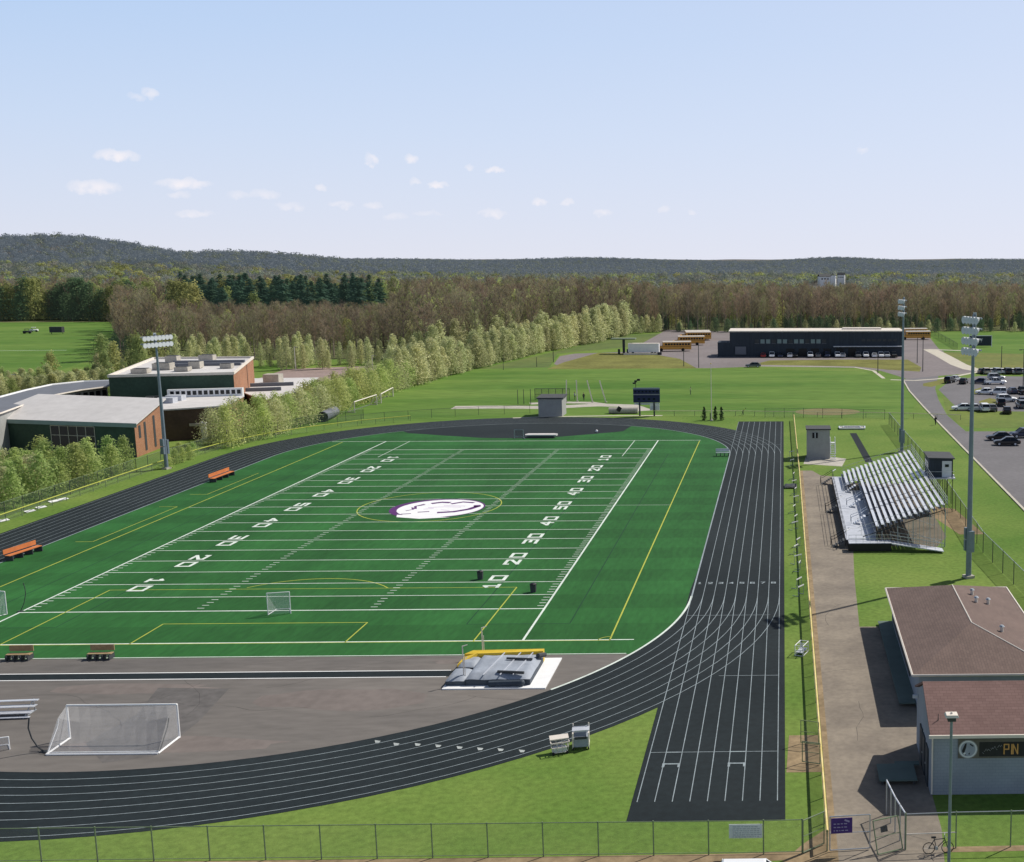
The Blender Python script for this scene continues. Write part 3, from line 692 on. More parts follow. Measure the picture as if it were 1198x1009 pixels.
def conifer(seed, h=22.0, wdt=3.6, n=900, lm='pine'):
    q = random.Random(seed); mb = MB(); mb.tube((0,0,-.2), (0,0,h*.95), h*.011, 5, .03)
    cr = MB(); cr.use(LEAF[lm])
    for i in range(n):
        t = q.random()**.8; z = h*(.12+.88*t); a = q.uniform(0,6.28); tier = .72+.28*math.cos(z*2.3)
        rr = wdt*min(1,(1-t)*1.5)**.6*tier*q.uniform(.25,1)+.1
        d = Vector((math.cos(a), math.sin(a), -.35)).normalized()
        c = Vector((math.cos(a)*rr, math.sin(a)*rr, z)); l = wdt*.30*(1.1-t)+.25; wv = Vector((-math.sin(a), math.cos(a), q.uniform(-.4,.4)))*l*.42
        cr.add([c-d*l, c+wv, c+d*l, c-wv], [(0,1,2,3)])
    return mb, cr
def far_tree(seed, h=15.0, lm='far', n=90):
    q = random.Random(seed); cr = MB(); cr.use(M['bark']).tube((0,0,-.5), (0,0,h*.6), .22, 4, .1)
    cr.use(LEAF[lm])
    cs = [(Vector((q.uniform(-.2,.2)*h, q.uniform(-.2,.2)*h, h*q.uniform(.5,.85))), h*q.uniform(.13,.22)) for _ in range(6)]
    for i in range(n):
        c, r_ = q.choice(cs); d = rvec(q); leaf(cr, c+d*r_*q.random()**.4, h*.14*q.uniform(.6,1.2), (d+rvec(q)*.6+Vector((0,0,.3))).normalized(), q)
    return cr
def dome_tree(seed, h=14.0, lm='haze', n=110):
    q = random.Random(seed); cr = MB(); cr.use(M['bark']).tube((0,0,-.5), (0,0,h*.5), .25, 4, .12)
    cr.use(LEAF[lm])
    lob = [(Vector((0,0,h*.62)), h*.36)]+[(Vector((math.cos(a)*h*.24, math.sin(a)*h*.24, h*q.uniform(.45,.62))), h*q.uniform(.2,.28)) for a in (0.3,1.7,2.9,4.1,5.4)]
    for i in range(n):
        c, r_ = q.choice(lob); d = rvec(q); d.z = abs(d.z)*1.1-.25; d.normalize()
        leaf(cr, c+d*r_*q.uniform(.8,1.02), h*.145*q.uniform(.7,1.3), (d*1.3+rvec(q)*.45).normalized(), q)
    return cr
def tree_thing(name, label, cat, built, tm, group=None, smooth=False):
    t = thing(name, label, cat, group=group)
    built[0].build('trunk', tm, t); built[1].build('crown', None, t)
    return Stock(t)
TREE = 'tree'
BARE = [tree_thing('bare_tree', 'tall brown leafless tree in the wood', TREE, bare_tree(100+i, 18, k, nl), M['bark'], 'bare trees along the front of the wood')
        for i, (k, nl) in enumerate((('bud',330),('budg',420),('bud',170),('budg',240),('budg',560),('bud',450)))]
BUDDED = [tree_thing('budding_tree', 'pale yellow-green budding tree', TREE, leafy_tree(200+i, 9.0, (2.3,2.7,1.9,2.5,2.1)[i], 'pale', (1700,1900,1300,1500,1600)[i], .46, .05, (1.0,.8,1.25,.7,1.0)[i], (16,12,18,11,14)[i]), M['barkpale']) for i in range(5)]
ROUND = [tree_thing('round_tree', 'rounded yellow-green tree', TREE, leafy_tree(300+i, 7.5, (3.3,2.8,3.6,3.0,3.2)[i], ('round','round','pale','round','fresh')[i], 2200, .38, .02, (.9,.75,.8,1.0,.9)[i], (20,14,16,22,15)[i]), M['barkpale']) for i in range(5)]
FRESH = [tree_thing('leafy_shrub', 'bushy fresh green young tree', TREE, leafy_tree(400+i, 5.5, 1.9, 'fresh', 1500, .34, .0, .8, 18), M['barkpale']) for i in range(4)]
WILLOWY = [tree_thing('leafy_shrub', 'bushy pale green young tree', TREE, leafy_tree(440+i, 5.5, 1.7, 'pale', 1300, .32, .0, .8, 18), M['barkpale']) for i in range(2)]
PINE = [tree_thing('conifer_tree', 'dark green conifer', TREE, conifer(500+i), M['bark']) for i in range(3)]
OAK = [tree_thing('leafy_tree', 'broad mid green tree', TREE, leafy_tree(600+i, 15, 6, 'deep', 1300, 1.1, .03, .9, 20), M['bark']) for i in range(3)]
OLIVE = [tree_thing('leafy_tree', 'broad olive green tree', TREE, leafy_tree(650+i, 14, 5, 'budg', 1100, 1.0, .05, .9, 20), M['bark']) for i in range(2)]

def put(stock, x, y, h, base_h, label, group, q=rnd, wide=1.0):
    s = h/base_h
    r_ = q.choice(stock).place((x, y, terrain(x, y)), q.uniform(0, 6.28), label, group, (s*wide*q.uniform(.9,1.12), s*wide*q.uniform(.9,1.12), s))
    return r_

# -- young trees between the track fence and the school (west side)
q = random.Random(11)
sp = []
def far_enough(x, y, d, pts):
    return all((x-a)**2+(y-b)**2 > d*d for a, b in pts)
for i in range(600):
    Yq = q.uniform(131, 180); t = (Yq-131)/49; x0 = -100.2-1.0*t; x1 = -118+5.5*t
    x = x0+(x1-x0)*q.random()**1.15
    if Yq > 172 and x < -104: continue
    if far_enough(x, Yq, 2.35, sp): sp.append((x, Yq))
for x, yy in sp:
    pale = q.random() < .33
    if x > -103.6: lab = ('pale ' if pale else 'fresh ')+'green bushy young tree in the front row behind the west track fence'
    elif yy > 160: lab = ('pale ' if pale else 'fresh ')+'green bushy young tree just in front of the sloped-roof hall'
    else: lab = ('pale ' if pale else 'fresh ')+'green bushy young tree deep in the thicket by the west fence'
    fx = q.uniform(4.2, 6.3)
    put(WILLOWY if pale else FRESH, x, yy, fx, 5.5, lab, ('pale' if pale else 'fresh')+' young trees, '+lab.split(' tree ')[1], q, 1.15)
for px, py in ((197,548),(205,543),(214,541),(222,538),(226,534),(210,534)):
    x, yy = gp(px, py); put(FRESH, x, yy, 2.3, 5.5, 'small green bush between the brick wall and the white columns', 'bushes by the white columns', q, 1.2)
# -- diagonal row running away from the track
def along(pts, step, jit, q):
    out = []; P = [Vector(p) for p in pts]; carry = 0
    for a, b in zip(P, P[1:]):
        l = (b-a).length; t = carry
        while t < l:
            c = a.lerp(b, t/l); out.append((c.x+q.uniform(-jit, jit), c.y+q.uniform(-jit, jit))); t += step(c.y)*q.uniform(.8,1.2)
        carry = t-l
    return out
rowA = [gp(270,523), gp(310,512), gp(372,492), gp(420,474), gp(470,455), gp(500,441)]
for k, (off, st) in enumerate(((0, 4.6), (-5.5, 5.2))):
    for x, yy in along([(p[0]+off, p[1]+(0 if k == 0 else 3)) for p in rowA], lambda y: st, .8, q):
        h = (6.9 if k == 0 else 6.4)*q.uniform(.80,1.10)
        if yy > 330: h *= .9
        lab = 'rounded yellow-green tree in the '+('near edge of the' if k == 0 else 'second line of the')+' hedge-like row beside the grey tube'
        put(ROUND, x, yy, h, 7.5, lab, lab, q, 1.12)
rowB = [gp(470,455), gp(520,441), gp(580,426), gp(640,411), gp(690,402), gp(735,392)]
for k, off in enumerate((0, -7)):
    for x, yy in along([(p[0]+off*.6, p[1]+(-off)) for p in rowB], lambda y: 3.7, 1.0, q):
        h = (8.6+3.2*sstep(350, 480, yy))*q.uniform(.72,1.18)*(1.0 if k == 0 else 1.05)
        lab = 'pale upright budding tree in the '+('front' if k == 0 else 'back')+' line of the long diagonal row'
        put(BUDDED, x, yy, h, 9.0, lab, lab, q, 1.25)
for i in range(30):   # taller pale trees behind the middle of the row
    px = q.uniform(478, 640); py = 430-(px-480)*.13-q.uniform(3, 12)
    x, yy = gp(px, py); put(BUDDED, x, yy, q.uniform(9, 14), 9.0, 'taller pale budding tree behind the middle of the diagonal row', 'taller pale trees behind the diagonal row', q, 1.25)
for px, py in ((738,391),(744,390.5),(751,390),(757,389.5),(764,389),(771,389)):
    x, yy = gp(px, py); put(BUDDED, x, yy, q.uniform(6.5,8.5), 9.0, 'low pale tree at the wood edge beyond the end of the diagonal row', 'low pale trees past the diagonal row', q, 1.2)
# -- pale belt behind the school
for i in range(56):
    px = q.uniform(205, 505); py = 434-(px-205)*.010-q.uniform(-1, 9)
    if 296 < px < 300: continue
    x, yy = gp(px, py); put(BUDDED, x, yy, q.uniform(5.5, 9.5), 9.0, 'slim pale tree in the belt behind the brick school', 'slim pale trees behind the brick school', q, .95)
for i in range(72):
    px = q.uniform(-40, 190); py = 455-(px)*.11+q.uniform(-12, 14)
    x, yy = gp(px, py)
    if px < 118 and py < 452: continue
    put(BUDDED if q.random() < .6 else OLIVE, x, yy, q.uniform(4.5, 8.0)*(.75 if px < 110 else 1.1), 9.5, 'pale scrubby tree between the west field and the curved roof', 'scrubby trees beside the west field', q, .9)
for i in range(70):
    px = -40+175*(i+q.random())/70; py = 461+q.uniform(-4, 9)-max(0, px)*.05
    x, yy = gp(px, py); k_ = q.random()
    put(BUDDED if k_ < .6 else OLIVE, x, yy, q.uniform(4.0, 6.2), 9.0 if k_ < .6 else 14, 'low scrubby pale tree just behind the curved corridor roof', 'low scrub behind the curved roof', q, 1.5 if k_ < .6 else 1.1)
# -- west field tree line
for i in range(40):
    px = -60+250*(i+q.random())/40; py = 376-q.uniform(0, 3)
    x, yy = gp(px, py)
    dk = q.random() < .45 or 60 < px < 110
    put(OAK if dk else OLIVE, x, yy, q.uniform(13, 21), 15 if dk else 14, ('dark' if dk else 'olive')+' broad tree along the far edge of the west field', ('dark' if dk else 'olive')+' trees behind the west field', q, 1.0)
# -- dark conifer stand
for i in range(150):
    px = q.uniform(196, 455)*.88+.12*(330+q.gauss(0,60)); d = q.uniform(505, 640)+(45 if px < 250 else 0)
    a = (px-CX)/FPX+.0255; x = a*d
    put(PINE, x, d, q.uniform(15.5, 24.5)*(1.0 if px > 225 else .88), 22, 'dark green conifer in the stand rising above the brown wood', 'conifers in the dark stand', q, 1.7)
for i in range(26):
    px = q.uniform(180, 475); d = q.uniform(500, 655); x = ((px-CX)/FPX+.0255)*d
    put(OLIVE, x, d, q.uniform(15, 22), 14, 'olive broad tree mixed among the dark conifers', 'olive trees among the conifers', q, .9)
# -- shrubs in front of the right-hand wood
for i in range(44):
    px = 775+440*(i+q.random())/44; py = 389-q.uniform(0, 2.5)
    x, yy = gp(px, py); pale = q.random() < .25
    lab = ('pale' if pale else 'dark green')+' low shrub along the foot of the wood behind the long dark building'
    put(BUDDED if pale else OAK, x, yy, q.uniform(3.5, 6), 9.0 if pale else 15, lab, lab, q, 1.5 if pale else 1.1)

# -- the bare wood: nearest trunks as trees, the rest as one mass
EDGE = [(-80,470),(60,452),(130,424),(200,421),(330,422),(430,420),(500,424),(560,416),(640,400),(700,394),(745,388.5),(1000,387.5),(1300,387.5)]
def edge_y(px):
    for (a, ya), (b, yb) in zip(EDGE, EDGE[1:]):
        if a <= px <= b: return gp(px, ya+(yb-ya)*(px-a)/(b-a))[1]
    return 520
cand = []
q = random.Random(23)
Yq = 350.0
while Yq < 730:
    stp = 5.6; x = -.78*Yq-60
    while x < .33*Yq+60:
        xx = x+q.uniform(-2.4,2.4); y2 = Yq+q.uniform(-2.4,2.4); px, py = pxof(xx, y2)
        ok = y2 > edge_y(max(-79, min(1299, px)))+3
        if px < 140 and y2 < 610: ok = False
        if px < 165 and 540 < y2 < 625: ok = ok and q.random() < .3
        if ok and 195 < px < 460 and 515 < y2 < 650: ok = False
        if ok: cand.append((xx, y2, px))
        x += stp
    Yq += stp
cand.sort(key=lambda c: c[1])
binc = {}; front = []; rest = []
for c in cand:
    b = int(c[2]//4.6)
    if -20 < c[2] < 1215 and binc.get(b, 0) < 1 and len(front) < 285: binc[b] = binc.get(b, 0)+1; front.append(c)
    else: rest.append(c)
def woodh(px, y): return (18.5-3.0*sstep(700, 800, px))*(1.0 if px > 170 else .95)*(1-.30*sstep(170,215,px)*(1-sstep(440,475,px)))
for x, yy, px in front:
    lab = 'bare brown tree fronting the wood '+('behind the long diagonal row' if 470 < px < 745 else 'behind the school' if px <= 470 else 'behind the bus yard')
    k = q.choice((0,1,2,3,4,5)) if px < 700 else q.choice((0,0,2,5,5,1,4))
    put([BARE[k]], x, yy, woodh(px, yy)*q.uniform(.72,1.15), 18, lab, lab, q, 1.05)

def mass(name, label, cat, pts, variants, seed, smin, smax):
    """points mesh with a geometry-node scatter of tree variants: an uncountable wood as one object"""
    me = bpy.data.meshes.new(name); me.from_pydata(pts, [], []); me.update()
    o = bpy.data.objects.new(name, me); COL.objects.link(o); tag(o, label, cat, kind='stuff')
    ng = bpy.data.node_groups.new(name+'_scatter', 'GeometryNodeTree')
    ng.interface.new_socket('Geometry', in_out='INPUT', socket_type='NodeSocketGeometry'); ng.interface.new_socket('Geometry', in_out='OUTPUT', socket_type='NodeSocketGeometry')
    N = ng.nodes; L = ng.links; gi = N.new('NodeGroupInput'); go = N.new('NodeGroupOutput'); jn = N.new('GeometryNodeJoinGeometry')
    rot = N.new('FunctionNodeRandomValue'); rot.data_type = 'FLOAT_VECTOR'; rot.inputs['Min'].default_value = (0,0,0); rot.inputs['Max'].default_value = (0,0,6.28); rot.inputs['Seed'].default_value = seed
    scl = N.new('FunctionNodeRandomValue'); scl.data_type = 'FLOAT'; scl.inputs[2].default_value = smin; scl.inputs[3].default_value = smax; scl.inputs['Seed'].default_value = seed+1
    pick = N.new('FunctionNodeRandomValue'); pick.data_type = 'INT'; pick.inputs[4].default_value = 0; pick.inputs[5].default_value = len(variants)-1; pick.inputs['Seed'].default_value = seed+2
    for k, me_ in enumerate(variants):
        src = bpy.data.objects.new(name+'_source', me_)
        oi = N.new('GeometryNodeObjectInfo'); oi.inputs['Object'].default_value = src; oi.inputs['As Instance'].default_value = True
        cmp = N.new('FunctionNodeCompare'); cmp.data_type = 'INT'; cmp.operation = 'EQUAL'; cmp.inputs[3].default_value = k; L.new(pick.outputs[2], cmp.inputs[2])
        ip = N.new('GeometryNodeInstanceOnPoints'); L.new(gi.outputs[0], ip.inputs['Points']); L.new(cmp.outputs[0], ip.inputs['Selection']); L.new(oi.outputs['Geometry'], ip.inputs['Instance'])
        L.new(rot.outputs[0], ip.inputs['Rotation']); L.new(scl.outputs[1], ip.inputs['Scale']); L.new(ip.outputs[0], jn.inputs[0])
    L.new(jn.outputs[0], go.inputs[0])
    md = o.modifiers.new('scatter', 'NODES'); md.node_group = ng
    return o
def joined(mb, cr, tm, name):
    j = MB(); j.use(tm); j.add(mb.v, mb.f)
    off = len(j.v); j.v += cr.v
    for f, mi in zip(cr.f, cr.m): j.use(cr.mats[mi]); j.f.append([i+off for i in f]); j.m.append(j.cm)
    return j.mesh(name)
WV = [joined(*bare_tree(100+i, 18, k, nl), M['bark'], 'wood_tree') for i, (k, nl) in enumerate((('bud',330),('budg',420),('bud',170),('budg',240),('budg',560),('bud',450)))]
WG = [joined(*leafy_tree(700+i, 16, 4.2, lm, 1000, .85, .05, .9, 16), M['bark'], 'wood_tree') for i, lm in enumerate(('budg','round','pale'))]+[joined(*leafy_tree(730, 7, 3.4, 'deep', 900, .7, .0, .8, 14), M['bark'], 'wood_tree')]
lows = [c for c in rest if 190 < c[2] < 462 and c[1] < 655]; rest = [c for c in rest if not (190 < c[2] < 462 and c[1] < 655)]
lefts = [c for c in rest if c[2] < 740]; rights = [c for c in rest if c[2] >= 740]
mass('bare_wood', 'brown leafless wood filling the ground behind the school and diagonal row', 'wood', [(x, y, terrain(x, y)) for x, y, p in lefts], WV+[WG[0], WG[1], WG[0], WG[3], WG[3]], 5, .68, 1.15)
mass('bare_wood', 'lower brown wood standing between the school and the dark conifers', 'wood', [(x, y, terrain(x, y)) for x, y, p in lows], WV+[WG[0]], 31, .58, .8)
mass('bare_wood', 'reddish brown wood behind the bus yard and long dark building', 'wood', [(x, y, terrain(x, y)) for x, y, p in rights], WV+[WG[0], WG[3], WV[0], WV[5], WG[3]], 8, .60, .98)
# middle distance and far hills
def scatter(y0, y1, s0, s1, keep=lambda x, y: True, seed=3):
    q = random.Random(seed); out = []; Y = y0
    while Y < y1:
        st = s0+(s1-s0)*(Y-y0)/(y1-y0); x = -.80*Y-80
        while x < .30*Y+80:
            xx = x+q.uniform(-.48,.48)*st; yy = Y+q.uniform(-.48,.48)*st
            if keep(xx, yy): out.append((xx, yy, terrain(xx, yy)-.3))
            x += st
        Y += st
    return out
def clear(x, y):
    px = pxof(x, y, 0)[0]
    return not (945 < px < 995 and 800 < y < 1130) and mnoise.noise(Vector((x/60, y/60, 1.7))) > -.42
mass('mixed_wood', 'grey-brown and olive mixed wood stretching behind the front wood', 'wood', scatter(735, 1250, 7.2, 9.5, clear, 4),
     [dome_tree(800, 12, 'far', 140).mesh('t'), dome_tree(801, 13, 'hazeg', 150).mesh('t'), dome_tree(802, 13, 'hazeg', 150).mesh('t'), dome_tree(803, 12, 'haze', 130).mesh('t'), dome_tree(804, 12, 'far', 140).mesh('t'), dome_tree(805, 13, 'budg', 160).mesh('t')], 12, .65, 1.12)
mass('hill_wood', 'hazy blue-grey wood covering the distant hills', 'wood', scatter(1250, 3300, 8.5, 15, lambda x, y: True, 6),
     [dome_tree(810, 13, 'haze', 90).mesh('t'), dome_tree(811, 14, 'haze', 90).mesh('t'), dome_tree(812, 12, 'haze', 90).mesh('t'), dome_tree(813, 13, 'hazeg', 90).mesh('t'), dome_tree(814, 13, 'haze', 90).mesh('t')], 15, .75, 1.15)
ff = MB()
ff.poly([gp(-120,378), gp(130,377), gp(140,390), gp(125,424), gp(200,421), gp(330,422), gp(430,420), gp(500,424), gp(560,416), gp(640,400), gp(700,394), gp(745,388.5), gp(1000,387.5), gp(1500,387.5), (420, 740), (-760, 740)], 0.003)
struct('forest_floor', ff, M['forest'])
# ================================================================ buildings
def wallring(parent, corners, tops, m_list, name='wall', base=-0.1):
    for i in range(len(corners)):
        a, b = corners[i], corners[(i+1) % len(corners)]; j = (i+1) % len(corners)
        mb = MB(); mb.add([(*a, base), (*b, base), (*b, tops[j]), (*a, tops[i])], [(0,1,2,3)])
        mb.build(name, m_list[i], parent)
def on_wall(a, b, u0, u1, z0, z1, out=0.04):
    """quad corners on wall a->b, offset outward (right-hand side of a->b)"""
    A, B = Vector(a), Vector(b); d = (B-A); n_ = Vector((d.y, -d.x)).normalized()*out
    p, q_ = A+d*u0+n_, A+d*u1+n_
    return [(p.x, p.y, z0), (q_.x, q_.y, z0), (q_.x, q_.y, z1), (p.x, p.y, z1)]

# ---- low hall with a single-pitch roof (west)
fr = gp(157,497,5.5); fl = gp(-22,491,5.5); br_ = gp(189,468,8.2); bl = gp(47,463,8.2)
t = thing('school_hall', 'school hall with a pale sloping roof, tall gridded window and sunlit brick end wall', 'building', (0,0,0))
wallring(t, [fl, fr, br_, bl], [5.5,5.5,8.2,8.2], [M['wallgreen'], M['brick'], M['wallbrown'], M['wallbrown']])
def overhang(pts, d):
    c = Vector((sum(p[0] for p in pts)/len(pts), sum(p[1] for p in pts)/len(pts))); out = []
    for p in pts:
        v = Vector(p[:2])-c; out.append(tuple(c+v*(1+d/v.length)))
    return out
oh = overhang([fl, fr, br_, bl], .7)
MB().prism(oh, [5.52,5.52,8.22,8.22], [5.75,5.75,8.45,8.45]).build('roof', M['roofpale'], t)
fa = MB(); A, B = Vector(oh[0]), Vector(oh[1]); d = (B-A).normalized(); nn = Vector((d.y,-d.x))*.06
fa.prism([A+nn, B+nn, B-nn*.0+nn*.2, A+nn*.2], 5.05, 5.72); fa.build('fascia', M['fascia'], t)
ux0 = (60+22)/(157+22); ux1 = (111+22)/(157+22)
wf = MB(); wf.add(on_wall(fl, fr, ux0, ux1, 1.2, 4.9, .03), [(0,1,2,3)]); win = wf.build('window', M['glass'], t)
mf = MB()
for k in range(6):
    u = ux0+(ux1-ux0)*k/5; mf.add(on_wall(fl, fr, u-.0022, u+.0022, 1.2, 4.9, .07), [(0,1,2,3)])
for z in (1.2, 3.3, 4.9): mf.add(on_wall(fl, fr, ux0, ux1, z-.05, z+.05, .075), [(0,1,2,3)])
mf.build('window_frame', M['concrete'], win)
for u in (.30, .62, .12):
    MB().add(on_wall(fr, br_, u, u+.07, .6 if u > .2 else 3.0, 4.9+u*1.8, .04), [(0,1,2,3)]).build('window', M['dark'], t)
MB().add(on_wall(fl, fr, .10, .125, 0, 2.3, .04), [(0,1,2,3)]).build('door', M['signwhite'], t)
MB().add(on_wall(fl, fr, 0, .115, 0, 3.9, .03), [(0,1,2,3)]).build('doorway_recess', M['dark'], t)

# ---- tall brick block
zb = 10.0
B0, B1, B2, B3 = gp(127,441,zb), gp(273,437.5,zb), gp(296,419,zb), gp(180,420,zb)
t = thing('school_block', 'tall flat-roofed school block with dark front, orange brick side and rooftop units', 'building')
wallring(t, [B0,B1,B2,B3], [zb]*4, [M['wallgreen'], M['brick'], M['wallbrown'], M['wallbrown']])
MB().prism([B0,B1,B2,B3], zb-.25, zb-.05).build('roof', M['roofpale'], t)
pr = MB(); cs = [B0,B1,B2,B3]
for i in range(4):
    a, b = Vector(cs[i]), Vector(cs[(i+1)%4]); d = b-a; c = (a+b)/2
    pr.box((c.x, c.y, zb+.12), (d.length+.3, .35, .5), math.atan2(d.y, d.x))
pr.build('parapet', M['trim'], t)
def onroof(u, v): 
    p = Vector(B0).lerp(Vector(B1), u); q_ = Vector(B3).lerp(Vector(B2), u); return p.lerp(q_, v)
for u, v, sx_, sy_, sz_ in ((.20,.16,3.0,2.2,.8),(.33,.33,3.4,2.6,1.3),(.53,.22,2.6,2.2,.8),(.60,.38,2.2,2.2,1.3),(.28,.74,2.4,2.2,1.4),(.58,.85,3.0,2.2,1.2),(.88,.34,2.2,1.8,.9)):
    p = onroof(u, v); r_ = MB().box((p.x, p.y, zb+sz_/2+.05), (sx_,sy_,sz_), .1).build('rooftop_unit', M['concrete'], t)
    MB().box((p.x, p.y, zb+sz_+.1), (sx_*.8,sy_*.8,.12), .1).build('unit_lid', M['rooft'], r_)
for v in (.52, .70):
    a, b = onroof(.30, v), onroof(.97, v); d = b-a; c = (a+b)/2
    MB().box((c.x, c.y, zb+.25), (d.length, .9, .6), math.atan2(d.y, d.x)).build('roof_curb', M['roofmetal'], t)
a, b = onroof(.70, -.005), onroof(.70, .22)
MB().prism([onroof(.70,.004), onroof(.985,.004), onroof(.985,.2), onroof(.70,.2)], zb+.02, zb+.10).build('lower_roof', M['roofpale'], t)
for u0, u1 in ((.28,.40),(.60,.72)):
    w_ = MB().add(on_wall(B0, B1, u0, u1, 5.0, 6.0, .04), [(0,1,2,3)]).build('window', M['glass'], t)
    f_ = MB()
    for z in (5.0, 6.0): f_.add(on_wall(B0, B1, u0, u1, z-.06, z+.06, .07), [(0,1,2,3)])
    for u in (u0, (u0+u1)/2, u1): f_.add(on_wall(B0, B1, u-.002, u+.002, 5, 6, .075), [(0,1,2,3)])
    f_.build('window_frame', M['concrete'], w_)
MB().add(on_wall(B1, B2, .62, .64, 1, 9.8, .05), [(0,1,2,3)]).build('downpipe', M['wallbrown'], t)

# ---- link wing with clerestory and white columns
zc = 5.6
C0, C1, C2, C3 = gp(186,481,zc), gp(263,476,zc), gp(284,464.5,zc), gp(196,467,zc)
t = thing('school_link', 'low dark-walled school wing with a pale roof and a strip of clerestory windows', 'building')
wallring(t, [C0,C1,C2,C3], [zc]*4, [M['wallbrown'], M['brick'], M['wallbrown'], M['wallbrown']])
MB().prism(overhang([C0,C1,C2,C3], .4), zc, zc+.25).build('roof', M['roofpale'], t)
cl_ = MB(); a, b = Vector(C3), Vector(C2); a2 = a+Vector((0,.6)); b2 = b+Vector((0,.6))
MB().prism([a, b, b2, a2], zc+.25, zc+1.8).build('clerestory_wall', M['bwhite'], t)
for k in range(13):
    u = .04+k*.074
    MB().add(on_wall(a, b, u, u+.05, zc+.65, zc+1.45, .03), [(0,1,2,3)]).build('clerestory_window', M['glass'], t)
for px, py in ((196,473),(206,470)):
    p = gp(px, py, zc); MB().box((p[0], p[1], zc+.75), (3,1.8,1.0)).build('rooftop_unit', M['alud'], t)
p = gp(240,514); q2 = gp(249,509)
can = thing('entrance_canopy', 'small grey entrance canopy on two white columns below the brick wing', 'canopy', (p[0], p[1], 0))
for (x, y) in ((0,0), (q2[0]-p[0], q2[1]-p[1])): MB().box((x, y, 1.5), (.75,.75,3.4)).build('column', M['bwhite'], can)
MB().box((-2.2, .8, 2.7), (5.0,2.6,.5)).build('canopy_roof', M['concrete'], can)
MB().box((-3.2, 1.6, 1.3), (4.2,1.4,2.6)).build('porch_wall', M['shedgrey'], can)
# ---- curved metal roof corridor
t = thing('curved_corridor', 'long grey curved metal roof over a row of corridor windows', 'building')
lo_ = [(-60,497),(0,484),(30,473),(60,463),(95,456.5),(126,452.5)]; hi_ = [(-60,476),(0,465.5),(30,457.5),(60,451),(98,447),(140,445.5)]
zr = 7.2
lo2 = [gp(*p, zr) for p in lo_]; hi2 = [gp(*p, zr+.3) for p in hi_]
rf = MB()
for i in range(len(lo2)-1):
    rf.add([(*lo2[i], zr), (*lo2[i+1], zr), (*hi2[i+1], zr+.35), (*hi2[i], zr+.35)], [(0,1,2,3)])
rf.build('roof', M['roofmetal'], t)
ed = MB(); ed.path([(*p, zr+.38) for p in hi2], .22, 5); ed.build('roof_edge', M['bwhite'], t)
ed = MB(); ed.path([(*p, zr-.02) for p in lo2], .15, 5); ed.build('eave', M['trim'], t)
wl = MB()
wpts = [Vector(p)+Vector((-.6,.9)) for p in lo2]
for i in range(len(wpts)-1): wl.add([(*wpts[i], 0), (*wpts[i+1], 0), (*wpts[i+1], zr-.05), (*wpts[i], zr-.05)], [(0,1,2,3)])
wl.build('wall', M['shedgrey'], t)
for i in range(2, len(wpts)-1):
    for k in range(4):
        u = .06+k*.24
        MB().add(on_wall(wpts[i], wpts[i+1], u, u+.17, 4.6, 6.5, .05), [(0,1,2,3)]).build('window', M['glass'], t)
# ---- white flat low wings further right
zd = 4.2
t = thing('school_annexe', 'white flat-roofed annexe half hidden behind the rounded trees', 'building')
dp = [gp(283,459,zd), gp(309,469,zd), gp(352,457,zd), gp(372,443,zd), gp(290,444,zd)]
wallring(t, dp, [zd]*5, [M['wallbrown']]*5)
MB().prism(overhang(dp,.3), zd, zd+.2).build('roof', M['roofpale'], t)
for a, b in (((286,454),(345,452)), ((284,459.5),(330,458))):
    A, B = gp(*a, zd), gp(*b, zd); c = ((A[0]+B[0])/2, (A[1]+B[1])/2)
    MB().box((*c, zd+.55), (B[0]-A[0], .8, .8), math.atan2(B[1]-A[1], B[0]-A[0])).build('roof_step', M['roofmetal'], t)
p = gp(320,449,zd); MB().box((*p, zd+1.2), (3.5,2.6,2.0)).build('rooftop_unit', M['concrete'], t)

# ---- long dark bus-garage building
y0 = gp(950,417.5)[1]
xl, xr = gp(854,417.5)[0], gp(1056,417.5)[0]; hz = zat(950, 388.5, y0)
t = thing('long_building', 'long dark blue building with a thin pale roof edge beside the bus yard', 'building', ((xl+xr)/2, y0, 0))
W2 = (xr-xl)/2; D2 = 14
MB().box((0, D2/2, hz/2), (2*W2, D2, hz)).build('wall', M['navy'], t)
MB().box((0, D2/2, hz+.18), (2*W2+.6, D2+.6, .35)).build('roof', M['trim'], t)
for k in range(13):
    x = -W2+9+k*1.85
    w_ = MB().box((x, -.05, hz*.62), (1.35,.1,1.3)).build('window', M['fascia'] if k % 3 else M['dark'], t)
    MB().box((x, -.07, hz*.62-.72), (1.5,.12,.12)).build('sill', M['roofmetal'], w_)
for k in range(7): MB().box((W2-13+k*1.75, -.05, hz*.66), (1.2,.1,.8)).build('window', M['dark'], t)
MB().box((W2-11.5, -.9, hz*.42), (23,1.8,.22)).build('canopy', M['alud'], t)
for k in range(6): MB().box((-W2+20+k*4.1, -.06, 1.35), (2.6,.1,2.7)).build('bay_door', M['black'], t)
MB().box((-W2+3.6, -.3, 2.1), (3.6,.5,2.6)).build('panel', M['roofmetal'], t)
MB().box((-W2-2.0, 4, 2.4), (4,8,4.8)).build('side_shed', M['navy'], t)
MB().box((W2-13, D2*.6, hz+.6), (13,4,.5)).build('roof_light', M['trim'], t)

# ---- far-end block by the track
p = gp(644,487.5)
t = thing('storage_block', 'square grey storage building with a flat dark roof at the far bend of the track', 'shed', (p[0], p[1], 0))
MB().box((0,2.3,1.85), (4.9,4.6,3.7)).build('wall', M['shedgrey'], t)
MB().prism([(-2.75,-.3),(2.75,-.3),(2.75,4.9),(-2.75,4.9)], [3.7,3.7,3.9,3.9], [3.95,3.95,4.15,4.15]).build('roof', M['rooft'], t)
